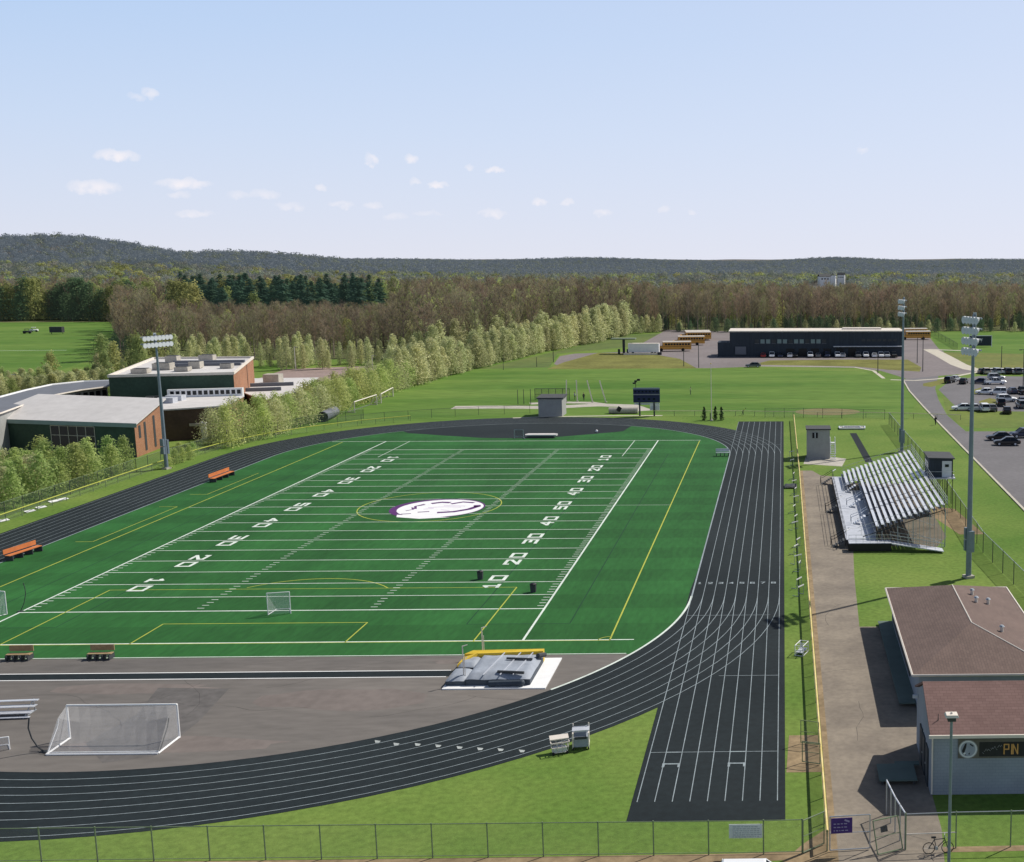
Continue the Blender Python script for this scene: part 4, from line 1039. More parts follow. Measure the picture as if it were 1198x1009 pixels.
# ---- two-storey ticket shed
p = gp(957.5,537)
t = thing('announcer_shed', 'tall grey shed with a small dark upper window and outside stairs near the stand', 'shed', (p[0], p[1], 0))
MB().box((0,1.8,2.4), (3.75,3.6,4.8)).build('wall', M['shedgrey'], t)
MB().prism([(-2.05,-.25),(2.05,-.25),(2.05,3.85),(-2.05,3.85)], [4.8,4.8,4.8,4.8], [5.0,5.0,5.0,5.0]).build('roof', M['rooft'], t)
w_ = MB().box((-.55,-.04,3.9), (.9,.1,.9)).build('window', M['glass'], t)
MB().box((-.55,-.1,3.9), (.12,.06,.9)).build('mullion', M['signwhite'], w_)
st = MB()
for k in range(9): st.box((2.35, -1.9+k*.28, .25+k*.26), (.9,.28,.06))
st.build('stair', M['alud'], t)
lg_ = MB()
for x in (1.95, 2.75):
    for y in (.6, 1.6): lg_.tube((x,y,0), (x,y,3.4), .05, 4)
    lg_.tube((x,-1.9,1.2), (x,.6,3.4), .05, 4); lg_.tube((x,.6,3.4), (x,1.6,3.4), .05, 4)
lg_.box((2.35,1.1,2.5), (.95,1.1,.08)); lg_.build('stair_rail', M['signwhite'], t)

# ---- hip-roofed brown building (right, near)
ez = 3.15
EL, YN, YF, XRG, XRR, rz_ = 9.2, 79.0, 101.0, 14.6, 20.2, 4.7
t = thing('field_house', 'grey building with a broad brown hipped roof beside the footpath', 'building', (EL, YN, 0))
X_ = lambda x: x-EL
Y_ = lambda y: y-YN
MB().box((X_((EL+XRR)/2), Y_((YN+YF)/2), 1.5), (XRR-EL-1.1, YF-YN-1.1, 3.0)).build('wall', M['wallgrey'], t)
e = [(0,0,ez), (X_(XRR),0,ez), (X_(XRR),Y_(YF),ez), (0,Y_(YF),ez)]; r1 = (X_(XRG),Y_(86.2),rz_); r2 = (X_(XRG),Y_(96.6),rz_)
rf = MB(); rf.add(e+[r1, r2], [(0,1,4), (1,2,5,4), (2,3,5), (3,0,4,5), (3,2,1,0)]); rf.build('roof', M['roofbrown2'], t)
gt = MB()
for a, b in zip(e, e[1:]+e[:1]): gt.tube((a[0],a[1],ez-.02), (b[0],b[1],ez-.02), .09, 5)
gt.build('gutter', M['trim'], t)
MB().path([r2, r1, (X_(XRR), 0, ez+.02)], .055, 5).build('ridge_cap', M['trim'], t)
def roofz(x, y):   # east slope
    return ez+(rz_-ez)*max(0,(XRR-x)/(XRR-XRG))
for px, py in ((1137,697),(1142,706),(1156,704),(1172,737)):
    x, y = gp(px, py, 4.2); z = roofz(x, y)
    v = MB().tube((X_(x),Y_(y),z-.1), (X_(x),Y_(y),z+.4), .14, 8).build('roof_vent', M['trim'], t)
    MB().tube((X_(x),Y_(y),z+.4), (X_(x),Y_(y),z+.52), .22, 8, .12).build('vent_cap', M['steel'], v)
MB().box((X_(9.68), Y_(92), 1.4), (.06,14,1.2)).build('serving_hatch', M['dark'], t)
# ---- gabled grey block with the banner
gx_, gy_, gd, gez, grz = 9.0, 66.85, 7.6, 3.95, 5.75
t = thing('concession_block', 'blue-grey block with a reddish roof and a black banner on its shaded front wall', 'building', (gx_, gy_, 0))
LN = 14
MB().box((LN/2, gd/2, gez/2), (LN, gd, gez)).build('wall', M['blockwall'], t)
gb = MB()
for x in (0, LN): gb.add([(x,0,gez-.01), (x,gd,gez-.01), (x,gd/2,grz-.05)], [(0,1,2)])
gb.build('gable', M['blockwall'], t)
rf = MB()
for y0_, y1_ in ((-.35,gd/2),(gd+.35,gd/2)):
    z0_ = gez-.05; rf.add([(-.12,y0_,z0_), (LN+.2,y0_,z0_), (LN+.2,y1_,grz), (-.12,y1_,grz), (-.12,y0_,z0_+.14), (LN+.2,y0_,z0_+.14), (LN+.2,y1_,grz+.14), (-.12,y1_,grz+.14)], [(0,1,2,3),(4,5,6,7),(0,1,5,4),(0,3,7,4),(1,2,6,5)])
rf.build('roof', M['roofred2'], t)
MB().box((LN/2,-.42,gez-.0), (LN+.4,.1,.2)).build('fascia', M['trim'], t)
for y in (1.6, 3.2, 4.6): 
    d_ = MB().box((-.05, y, 1.25), (.09,1.05,2.5)).build('door', M['dark'], t)
    MB().box((-.11, y+.35, 1.2), (.05,.1,.1)).build('handle', M['steel'], d_)
MB().box((-.2, 6.9, gez-.3), (.35,.2,.2)).build('wall_light', M['signwhite'], t)
MB().tube((.06,-.08,.1), (.06,-.08,gez-.1), .05, 6).build('downpipe', M['trim'], t)
s_ = thing('wall_banner', 'black banner with a round emblem and orange letters on the grey block', 'banner', (gx_, gy_-.06, 0))
k19 = 20.0
bx0 = (1120-1087)/k19; bx1 = (1215-1087)/k19
MB().box(((bx0+bx1)/2, .0, 3.02), (bx1-bx0, .05, 1.25)).build('backing', M['bannerolive'], s_)
MB().box(((1146-1087)/k19+1.8, -.04, 2.98), (3.6,.03,.92)).build('banner_panel', M['bannerblack'], s_)
ec = ((1132-1087)/k19, 3.0)
em = MB()
def vdisc(mb, c, r, y, n=28, rx=None): mb.add([(c[0]+(rx or r)*math.cos(2*math.pi*i/n), y, c[1]+r*math.sin(2*math.pi*i/n)) for i in range(n)], [tuple(range(n))])
em.use(M['letterg']); vdisc(em, ec, .60, -.05); em.use(M['signwhite']); vdisc(em, ec, .55, -.055); em.use(mat('emblem_grey', (0.30,0.33,0.39), .7, .1, 2)); vdisc(em, ec, .46, -.06)
em.use(M['bannerblack'])
for pts in ([(-.38,-.1),(-.2,.35),(-.08,.40),(-.12,.1),(-.2,-.15),(-.1,-.42),(-.3,-.3)], [(.12,.38),(.35,.22),(.30,.16),(.1,.3)], [(.0,-.3),(.12,-.2),(.1,-.36)]):
    em.add([(ec[0]+x, -.065, ec[1]+z) for x, z in pts], [tuple(range(len(pts)))])
em.use(M['signwhite']); em.add([(ec[0]+x, -.068, ec[1]+z) for x, z in ((-.3,-.25),(-.18,-.18),(-.14,-.3),(-.24,-.36))], [(0,1,2,3)])
em.build('emblem', None, s_)
sc_ = MB(); x0 = (1149-1087)/k19
for i in range(9):
    a = x0+.05+i*.135; z = 2.78+i*.042+(.05 if i % 2 else 0)
    sc_.tube((a,-.06,z), (a+.09,-.06,z+.15*(1 if i % 3 else -.6)), .012, 4); sc_.tube((a+.09,-.06,z+.1), (a+.14,-.06,z+.05), .010, 4)
sc_.build('script_line', M['letterg'], s_)
def letter(mb, segs, x, z, w_, h_, th):
    for a, b in segs:
        A = Vector((x+a[0]*w_, 0, z+a[1]*h_)); B = Vector((x+b[0]*w_, 0, z+b[1]*h_)); d = B-A
        DZ[0] = (DZ[0]+1) % 9; mb.box(((A.x+B.x)/2, -.072-.0012*DZ[0], (A.z+B.z)/2), (d.length+th*.6, .02, th), 0, 0, -math.atan2(d.z, d.x))
LET = {'P':[((0,0),(0,1)),((0,1),(.85,1)),((.85,1),(.85,.5)),((.85,.5),(0,.5))], 'I':[((.4,0),(.4,1))], 'N':[((0,0),(0,1)),((0,1),(.85,0)),((.85,0),(.85,1))]}
for ch, x in (('P',(1176.5-1087)/k19),('I',(1183.2-1087)/k19),('N',(1187.6-1087)/k19)):
    lm_ = MB(); letter(lm_, LET[ch], x, 2.68, .33, .62, .075); lm_.build('letter', M['lettero'], s_)
# low decks in the shade of the two buildings
t = thing('platform', 'long dark green low platform along the shaded side of the brown-roofed building', 'platform', (9.1, 90.6, 0))
MB().box((0,0,.26), (1.25,19.4,.08)).build('deck', M['deckgreen'], t)
for y in (-9,-4.5,0,4.5,9): MB().box((0,y,.11), (1.15,.12,.22)).build('support', M['dark'], t)
t = thing('platform', 'square dark green low platform in the shadow of the bannered block', 'platform', (7.15, 69.6, 0))
MB().box((0,-.2,.30), (2.4,2.4,.08)).build('deck', M['deckgreen'], t); MB().box((.8,1.2,.26), (1.6,.5,.08)).build('step', M['deckgreen'], t)
for x in (-1,1): MB().box((x,-.2,.13), (.12,2.2,.26)).build('support', M['dark'], t)

# ================================================================ stand, press box
SX, SY0, SY1 = 8.6, 127.8, 165.6
NROW, RUN, RISE, Z0S = 16, .625, .205, 1.45
t = thing('grandstand', 'aluminium grandstand of sixteen bench rows above a pale walkway', 'grandstand', (SX, SY0, 0))
LL = SY1-SY0
AIS = [9.2, 18.6, 28.0]
for k in range(NROW):
    x = .2+k*RUN; z = Z0S+k*RISE
    segs = []; prev = 0
    for a in AIS+[LL]:
        segs.append((prev+.2, a-.2)); prev = a
    mb = MB(); fb = MB()
    for i, (a, b) in enumerate(segs):
        if k < 3 and i < 3:
            continue
        mb.box((x, (a+b)/2, z+.42), (.35, b-a, .05))
        fb.box((x-.31, (a+b)/2, z-.01), (.27, b-a, .04)); fb.box((x+.16, (a+b)/2, z+.16), (.02, b-a, .30))
    if mb.v:
        s = mb.build('seat_plank', M['alu'], t); fb.build('foot_plank', M['foot'], s)
for a in AIS:
    ai = MB()
    for k in range(3 if a < 25 else 0, NROW): ai.box((.2+k*RUN, a, Z0S+k*RISE+.15), (.6,.38,.04))
    ai.build('aisle_step', M['black'], t)
    hr = MB(); hr.path([(2.6,a,Z0S+2.6/RUN*RISE+.95), (9.4,a,Z0S+9.4/RUN*RISE+.95)], .025, 4)
    for k in (4,8,12): hr.tube((.2+k*RUN,a,Z0S+k*RISE), (.2+k*RUN,a,Z0S+k*RISE+.9), .02, 4)
    hr.build('aisle_rail', M['black'], t)
    fs = MB()
    for i in range(5): fs.box((.0+i*.28, a-1.1, 1.1+i*.2), (.28,1.1,.05))
    fs.build('front_step', M['alu'], t)
    fr_ = MB()
    for dy in (-1.7,-.5):
        fr_.path([(-.5,a+dy,1.1), (-.5,a+dy,1.9), (.5,a+dy,2.3), (1.4,a+dy,2.9)], .04, 5)
    fr_.build('step_rail', M['alu'], t)
MB().box((-.55, LL/2, .98), (1.95, LL, .06)).build('walkway', M['alud'], t)
MB().box((-1.56, LL/2, .62), (.05, LL, .66)).build('front_skirt', M['black'], t)
MB().box((1.15, 14, .97), (1.45, 28, .05)).build('walkway_bay', M['alud'], t)
MB().box((1.9, 14, 1.45), (.05, 28, .95)).build('front_panel', M['foot'], t)
rl = MB()
for y in [LL*i/14 for i in range(15)]: rl.tube((-1.5,y,1.0), (-1.5,y,2.05), .022, 4)
for z in (1.5, 2.05): rl.tube((-1.5,0,z), (-1.5,LL,z), .025, 4)
rl.build('front_rail', M['black'], t)
top = Z0S+NROW*RISE
rl = MB()
for y in [LL*i/10 for i in range(11)]: rl.tube((NROW*RUN,y,top-1.0), (NROW*RUN,y,top+1.1), .025, 4)
for z in (.4,.75,1.1): rl.tube((NROW*RUN,0,top+z), (NROW*RUN,LL,top+z), .025, 4)
rl.build('back_rail', M['steel'], t)
for y in (0.05, LL-.05):
    rl = MB(); rl.path([(-.2,y,Z0S+.95), (NROW*RUN,y,top+1.0)], .025, 4); rl.path([(-.2,y,Z0S+.5), (NROW*RUN,y,top+.5)], .02, 4)
    for k in range(0, NROW, 3): rl.tube((.2+k*RUN,y,Z0S+k*RISE), (.2+k*RUN,y,Z0S+k*RISE+1.0), .02, 4)
    rl.build('end_rail', M['steel'], t)
for y in (.3, LL*.25, LL*.5, LL*.75, LL-.3):
    for x in (2.6, 4.4, 6.2, 8.0, 9.8):
        MB().tube((x,y,0), (x,y,Z0S+x/RUN*RISE-.25), .05, 4).build('support_post', M['steel'], t)
    MB().tube((.4,y,Z0S-.2), (9.8,y,Z0S+9.8/RUN*RISE-.3), .06, 4).build('raker_beam', M['dark'], t)
    MB().tube((9.8,y,.3), (4.4,y,2.4), .03, 4).build('brace', M['steel'], t)
for i in range(11):
    MB().tube((5.6+i*.42,-.1,.15), (5.6+i*.42,-.1,Z0S+(5.6+i*.42)/RUN*RISE-.3), .03, 4).build('end_bar', M['steel'], t)
ra = MB(); ra.prism([(-1.3,-.2),(3.5,-.2),(3.5,-1.7),(-1.3,-1.7)], [.9,.9,.9,.9], [1.0]*4); ra.prism([(3.5,-.2),(9.3,-1.2),(9.3,-2.7),(3.5,-1.7)], [.85,.15,.15,.85], [.95,.25,.25,.95]); ra.build('ramp', M['alud'], t)
rs = MB(); rs.prism([(-1.4,-1.75),(3.5,-1.75),(3.5,-1.8),(-1.4,-1.8)], 0.1, .95); rs.build('ramp_skirt', M['black'], t)
rr = MB()
for (a, b) in (((-1.3,-1.72),(3.5,-1.72)), ((3.5,-1.72),(9.3,-2.7)), ((3.5,-.2),(9.3,-1.2))):
    za, zb_ = 1.0, (1.0 if b[0] < 4 else .25)
    for h_ in (.55,.95): rr.tube((a[0],a[1],za+h_), (b[0],b[1],zb_+h_), .025, 4)
    for i in range(7):
        u = i/6; x = a[0]+(b[0]-a[0])*u; y = a[1]+(b[1]-a[1])*u; z = za+(zb_-za)*u; rr.tube((x,y,z), (x,y,z+.95), .02, 4)
rr.build('ramp_rail', M['steel'], t)
# steps going down to the path from the walkway
for y in (-.2, LL*.47, LL*.97):
    s_ = MB()
    for i in range(5): s_.box((-1.75-i*.28, y+1.0, .82-i*.19), (.28,1.2,.05))
    s_.build('path_step', M['dark'], t)
    s_ = MB()
    for dy in (.35,1.65): s_.path([(-1.55,y+dy,1.9), (-2.9,y+dy,1.05), (-3.2,y+dy,1.0), (-3.2,y+dy,0)], .035, 5)
    s_.build('path_step_rail', M['black'], t)
    s_ = MB()
    s_.path([(-1.5,y+.3,2.0), (-1.0,y+.9,2.15), (-1.2,y+1.7,2.0)], .06, 5); s_.build('gate_bar', M['bwhite'], t)
rr = MB()
for z in (.5,.95): rr.tube((-3.2,1.5,z), (-3.2,LL*.47,z), .022, 4); rr.tube((-3.2,LL*.47+2,z), (-3.2,LL*.97,z), .022, 4)
rr.build('path_rail', M['black'], t)

pb = gp(1094,600); 
PBY = 146.5; PBX = 20.4
t = thing('press_box', 'dark blue press box on stilts behind the top of the stand', 'press box', (PBX, PBY, 0))
MB().box((0,2.2,5.75), (3.1,4.4,2.4)).build('cabin', M['navy'], t)
MB().prism([(-1.75,-.3),(1.75,-.3),(1.75,4.7),(-1.75,4.7)], [7.05,6.95,6.95,7.05], [7.2,7.1,7.1,7.2]).build('roof', M['rooft'], t)
d_ = MB().box((.75,-.04,5.65), (1.25,.08,2.1)).build('door', M['signwhite'], t)
MB().box((.75,-.1,6.1), (.5,.05,.35)).build('door_window', M['glass'], d_)
MB().box((-1.58,2.2,6.0), (.06,3.6,.9)).build('window', M['glass'], t)
MB().box((0,2.0,4.5), (3.6,5.4,.14)).build('floor_deck', M['alud'], t)
for x in (-1.5,-.5,.5,1.5):
    for y in (-.3, 4.4): MB().tube((x,y,0), (x,y,4.5), .06, 4).build('stilt', M['dark'], t)
s_ = MB()
for y in (-.3,4.4): s_.tube((-1.5,y,.2), (1.5,y,4.3), .03, 4); s_.tube((1.5,y,.2), (-1.5,y,4.3), .03, 4)
s_.build('cross_brace', M['dark'], t)
s_ = MB()
s_.path([(-1.7,-.6,5.4), (1.7,-.6,5.4)], .025, 4); s_.path([(-1.8,-.6,4.5), (-1.8,-.6,5.4), (-2.6,-.6,5.0)], .03, 4); s_.build('landing_rail', M['signwhite'], t)
s_ = MB(); s_.box((1.62,-.2,4.8), (.12,.5,.25)); s_.build('wall_lamp', M['signwhite'], t)

# ================================================================ floodlight masts
def mast(label, px, py, topy, bars, face, bank_w, rows, cabinet_z, lean=0):
    x, y = gp(px, py); h = zat(px, topy, y)
    t = thing('floodlight_mast', label, 'floodlight', (x, y, 0), face)
    MB().tube((0,0,-.1), (0,0,h*.5), .30, 10, .23).tube((0,0,h*.5), (0,0,h), .23, 10, .13).build('pole', M['polegrey'], t, smooth=False)
    MB().box((0,0,.12), (.95,.95,.3)).build('base', M['concrete'], t)
    if cabinet_z:
        for k in range(3): MB().box((0,-.42 if k < 2 else .38, cabinet_z+k*1.25 if k < 2 else cabinet_z+.5), (.62,.32,1.15 if k < 2 else 2.2)).build('control_box', M['polegrey'], t)
    for r_ in range(rows):
        z = h-.35-r_*1.05
        a = MB().box((0,0,z), (.16,bank_w,.16)).build('crossarm', M['steel'], t)
        nL = bars
        for i in range(nL):
            yy = -bank_w/2+bank_w*(i+.5)/nL
            f = MB()
            ring = lambda xx, r0: [(xx, yy+r0*math.cos(2*math.pi*j/10), z-.05-(xx-.1)*.55+r0*math.sin(2*math.pi*j/10)) for j in range(10)]
            f.use(M['housing']).loft([ring(.12,.14), ring(.25,.27), ring(.48,.40)], True)
            f.use(M['lamp']).add(ring(.485,.37), [tuple(range(10))])
            f.build('floodlight', None, a)
    MB().box((-.12,0,h-.35-(rows-1)*.52), (.08,.5,1.05*rows)).build('bracket', M['steel'], t)
    return t, h
mast('floodlight mast on the west side between the track and the school', 195, 549, 391, 8, R(-18), 5.6, 2, 3.0)
mast('floodlight mast behind the far end of the grandstand', 1055, 529, 349, 4, R(180+14), 3.0, 3, 2.2)
mast('floodlight mast on the lawn between the grandstand and the brown roof', 1133, 676, 368, 5, R(180+22), 3.0, 4, 3.4)
x, y = gp(1110,1012); h = zat(1113,843,y)
t = thing('lamp_post', 'dark lamp post with a square head standing before the bannered block', 'lamp post', (x, y, 0))
MB().tube((0,0,-.1), (0,0,h), .09, 8, .075).build('pole', M['polegrey'], t)
l_ = MB().prism([(-.22,-.2),(.22,-.2),(.22,.2),(-.22,.2)], h, h+.25).build('lamp_head', M['dark'], t)
MB().loft([[(-.36,-.32,h+.25),(.36,-.32,h+.25),(.36,.32,h+.25),(-.36,.32,h+.25)],[(-.3,-.26,h+.38),(.3,-.26,h+.38),(.3,.26,h+.38),(-.3,.26,h+.38)]]).build('lamp_cap', M['trim'], l_)
MB().ball((0,0,h+.42), .07).build('photocell', M['trim'], l_)
# small bracket light on the roof edge
t = thing('vane', 'small three-armed vane above the corner of the reddish roof', 'weather vane', (9.5, 67.6, 4.1))
MB().tube((0,0,0), (0,0,.35), .03, 5).build('stem', M['dark'], t)
MB().tube((0,0,.35), (0,0,.85), .035, 5, .02).tube((0,0,.35), (-.4,0,.05), .035, 5, .02).build('blade', M['dark'], t)
MB().ball((.05,-.05,.22), .12, 8, 5).build('hub', M['signwhite'], t)
# thin poles around the grounds
def thin_pole(name, label, cat, px, py, topy, r, m, arm=0.0, group=None):
    x, y = gp(px, py); h = zat(px, topy, y)
    t = thing(name, label, cat, (x, y, 0), 0, group)
    MB().tube((0,0,-.1), (0,0,h), r, 6, r*.7).build('pole', m, t)
    if arm:
        a = MB().box((arm/2,0,h-.05), (abs(arm),.14,.1)).build('arm', m, t); MB().box((arm,0,h-.12), (.7,.35,.16)).build('lamp_head', M['dark'], a)
    return t
for px, py, ty in ((346,434,406),(436,431,416)):
    thin_pole('street_lamp', 'pale lamp pole in the lot behind the school, '+('nearer the brick block' if px < 400 else 'nearer the diagonal tree row'), 'street lamp', px, py, ty, .14, M['trim'], .8)
thin_pole('street_lamp', 'white lamp pole rising behind the curved corridor roof', 'street lamp', 16, 462, 438, .12, M['bwhite'], .7)
thin_pole('street_lamp', 'white lamp pole between the curved roof and the tall block', 'street lamp', 115, 452, 427, .12, M['bwhite'], .5)
thin_pole('utility_pole', 'thin grey pole on the meadow before the diagonal row', 'pole', 647.5, 424, 402, .12, M['dark'])
thin_pole('utility_pole', 'short dark post in the meadow by the lane end', 'pole', 628, 429.5, 418, .10, M['dark'])
thin_pole('utility_pole', 'short grey post on the lawn before the diagonal row', 'pole', 589, 433, 419, .08, M['dark'])
for px, py, ty, lab in ((800,429,409,'lamp post before the parked buses, beside a taller one'),(817.5,430.5,401,'taller lamp post at the edge of the bus yard'),(1027,437,417,'short lamp post on the verge before the long dark building'),
                        (1073,425,395,'lamp post on the verge island under the orange roofs'),(1079.5,435,393,'lamp post at the tip of the verge island'),(1171.5,431,405,'dark lamp post by the practice field'),(1197,452,409,'dark lamp post between rows of parked cars')):
    thin_pole('street_lamp', lab, 'street lamp', px, py, ty, .13, M['dark'], -.9 if px > 1190 else 0)
# flagpole and three cypresses
x, y = gp(832.5,492.5); h = zat(832, 426, y)
t = thing('flagpole', 'white flagpole rising beside three small cypresses', 'flagpole', (x, y, 0))
MB().tube((0,0,0), (0,0,h), .085, 7, .045).build('pole', M['trim'], t); MB().ball((0,0,h+.08), .11).build('finial', M['yellow'], t); MB().tube((0,0,0), (0,0,.25), .3, 10).build('base', M['concrete'], t)
MB().tube((-.25,0,0), (-.25,0,1.6), .1, 6).build('cleat_box', M['dark'], t)
CY_ = tree_thing('cypress', 'cypress', 'shrub', leafy_tree(900, 2.6, .5, 'cypress', 700, .2, .0, .7, 12), M['bark'])
for px, py, lab in ((824,492,'small dark cypress standing apart on the flagpole\'s west side'),(837,491.5,'small dark cypress of the pair, nearer the flagpole'),(844,492,'small dark cypress of the pair, farther from the flagpole')):
    x, y = gp(px, py); CY_.place((x, y, 0), rnd.uniform(0,6), lab, 'cypresses by the flagpole', (1.25,1.25,1.05))
# scoreboard
x, y = gp(757,487)
t = thing('scoreboard', 'dark blue scoreboard on two posts beyond the far bend', 'scoreboard', (x, y, 0))
for sx_ in (-1.5, 1.5): MB().box((sx_,.1,2.2), (.3,.3,4.6)).build('post', M['dark'], t)
MB().box((0,-.05,4.35), (5.5,.3,3.0)).build('panel', M['navyboard'], t)
MB().box((0,-.22,4.55), (5.4,.05,.2)).build('stripe', M['letterg'], t)
f_ = MB(); f_.box((0,-.22,5.8), (5.4,.05,.35)); f_.build('header', M['wallgrey'], t)
f_ = MB()
for i in range(7): f_.box((-2.3+i*.75,-.23,5.15), (.35,.04,.3))
for i in range(4): f_.box((-1.6+i*1.05,-.23,3.6), (.5,.04,.35))
f_.build('digit', M['glass'], t)
MB().box((0,.2,2.55), (5.2,.1,.35)).build('crossbar', M['alud'], t)
f_ = MB(); f_.tube((-2.2,0,5.9), (-2.2,0,7.2), .06, 5); f_.box((-2.2,-.1,7.3), (.5,.4,.4)); f_.box((-1.6,-.1,7.6), (.6,.3,.4)); f_.tube((-2.2,0,7.1), (-1.6,0,7.6), .04, 4); f_.box((-2.5,-.1,6.9), (.6,.3,.3)); f_.build('speaker_cluster', M['black'], t)
MB().box((1.6,.4,1.75), (2.0,.1,1.1)).build('advert_panel', M['signwhite'], t)
x, y = gp(728,484)
t = thing('ground_cover', 'rolled pale tarp with a dark end lying left of the scoreboard posts', 'tarp', (x, y, 0))
MB().tube((-2.8,0,.65), (3.3,.2,.65), .65, 10).build('roll', M['concrete'], t); MB().box((-.6,-.5,1.0), (.8,.4,1.0), .5, 0, .6).build('strap', M['black'], t)
# ================================================================ fences
def fence(name, label, pts, h, spacing, pm, rail_m, rail_r, link, cat='fence', post_r=.04, bottom=False, loc=None):
    P = [Vector(p) for p in pts]; o = P[0]
    t = thing(name, label, cat, (o.x, o.y, 0))
    post = None
    rail = MB(); net = MB()
    for a, b in zip(P, P[1:]):
        l = (b-a).length; n = max(1, round(l/spacing))
        for i in range(n+1):
            if i == 0 and a is not P[0]: continue
            p = a.lerp(b, i/n)-o
            if post is None:
                post = MB().tube((0,0,-.05), (0,0,h+.06), post_r, 6).build('post', pm, t); post.location = (p.x, p.y, 0)
            else:
                c = post.copy(); COL.objects.link(c); c.parent = t; c.location = (p.x, p.y, 0)
        A, B = a-o, b-o
        rail.tube((A.x,A.y,h), (B.x,B.y,h), rail_r, 6)
        if bottom: rail.tube((A.x,A.y,.12), (B.x,B.y,.12), .02, 4)
        net.add([(A.x,A.y,.05), (B.x,B.y,.05), (B.x,B.y,h-.02), (A.x,A.y,h-.02)], [(0,1,2,3)])
    rail.build('top_rail', rail_m, t); net.build('mesh_panel', link, t)
    return t
f1 = fence('chain_link_fence', 'long chain-link fence with green posts along the grass in front of the track', [(-55,60.1), (-43.9,60.1), (-40.85,60.1), (-1.2,59.95), (.95,60.0)], 2.0, 3.02, M['greenpost'], M['greenpost'], .028, M['link'], bottom=True)
fence('chain_link_fence', 'chain-link fence in front of the bannered block and the bicycle', [(6.75,60.2), (9.6,60.35), (12.7,60.4), (15.7,60.5), (24.5,60.6)], 2.15, 3.02, M['greenpost'], M['steel'], .03, M['link'], bottom=False)
MB().tube((.0,0,.95), (2.9,.15,.95), .03, 5).build('mid_rail', M['trim'], bpy.data.objects['chain_link_fence.001'])
fence('chain_link_fence', 'short return of fence running from the gateway to the shaded platform', [(6.72,60.3), (6.35,62.2), (6.05,64.4)], 2.15, 1.1, M['steel'], M['alu'], .045, M['link'])
fence('yellow_capped_fence', 'low fence with a yellow top between the sprint straight and the footpath', [(2.35,60.2), (2.35,76.2), (2.35,99), (2.35,169), (2.1,231)], 1.2, 3.0, M['greenpost'], M['yellowcap'], .085, M['linkdark'])
fence('yellow_capped_fence', 'low fence with a yellow top along the west side of the track', [(-97.3,100), (-97.3,YA), (-97.6,150), (-97.9,YB)]+[(XC+50.6*math.cos(R(a)), YB+50.6*math.sin(R(a))) for a in (172,160,148,136,124)], 1.1, 3.2, M['greenpost'], mat('yellow_green_cap', (0.42,0.44,0.08), .7, .1, 1), .07, M['link'])
fence('yellow_capped_fence', 'low pale-topped fence straight across behind the far bend', [(-27,238.6), (-10,238.2), (2,236.5), (22,234.5), (36,231)], 1.1, 4.5, M['dark'], mat('cream_cap', (0.62,0.58,0.35), .7, .1, 1), .07, M['link'])
fence('chain_link_fence', 'thin dark fence around the far bend left of the storage block', [gp(395,499), gp(450,493), gp(505,489), gp(560,486), gp(620,484)], 1.8, 6.0, M['dark'], M['dark'], .025, M['link'])
fence('chain_link_fence', 'dark fence along the young trees west of the track', [(-99.2,128), (-99.4,150), (-100.0,181), (-99.0,206), (-93,226), (-86,236)], 2.0, 3.5, M['dark'], M['greenpost'], .03, M['linkdark'])
fence('tall_fence', 'tall dark chain-link fence sloping down behind the press box', [gp(1040,497), gp(1058,520), gp(1098,568), gp(1150,647), gp(1230,730)], 2.4, 4.5, M['dark'], M['steel'], .03, M['linkdark'])
fence('chain_link_fence', 'low dark fence at the meadow edge behind the announcer shed', [gp(895,489), gp(940,489), gp(985,490), gp(1035,491)], 2.0, 5.0, M['dark'], M['dark'], .025, M['link'])
fence('chain_link_fence', 'dark fence running down beside the bus yard to the practice field', [gp(1086,389), gp(1098,396), gp(1120,409)], 2.2, 12, M['dark'], M['dark'], .05, M['linkdark'])
# gate leaves
def gate(label, a, b, h, m, z0=.1, lean=0.0, mid=True):
    A, B = Vector(a), Vector(b); d = B-A; L_ = d.length
    t = thing('gate', label, 'gate', (A.x, A.y, 0), math.atan2(d.y, d.x)); t.rotation_euler[0] = lean
    fm = MB()
    for p, q_ in (((0,z0),(L_,z0)), ((0,h),(L_,h)), ((0,z0),(0,h)), ((L_,z0),(L_,h))): fm.tube((p[0],0,p[1]), (q_[0],0,q_[1]), .035, 6)
    if mid: fm.tube((0,0,(h+z0)/2), (L_,0,(h+z0)/2), .02, 5)
    fm.build('frame', m, t)
    MB().add([(0,0,z0), (L_,0,z0), (L_,0,h), (0,0,h)], [(0,1,2,3)]).build('mesh_panel', M['link'], t)
    return t
gate('closed chain-link gate leaf carrying the purple sign', (2.5,60.1), (4.75,60.3), 2.1, M['steel'])
gate('open gate leaf with a small dark sign leaning into the gateway', (6.6,60.15), (5.15,59.55), 1.9, M['greenpost'], .1, .35)
MB().box((.95,-.03,1.35), (.42,.03,.32)).build('sign_plate', M['bannerblack'], bpy.data.objects['gate.001'])
gate('narrow open gate leaf swung out beside the fence corner', (1.0,59.9), (2.2,60.9), 2.0, M['greenpost'])
gate('greenish gate frame standing across the dirt gap by the yellow-capped fence', (1.1,74.6), (2.3,74.2), 1.7, mat('pale_green_paint', (0.3,0.36,0.16), .6, .1, 1))
gate('second greenish gate frame, nearer the sprint lanes\' starting end', (1.15,71.6), (2.3,71.2), 1.5, M['greenpost'])
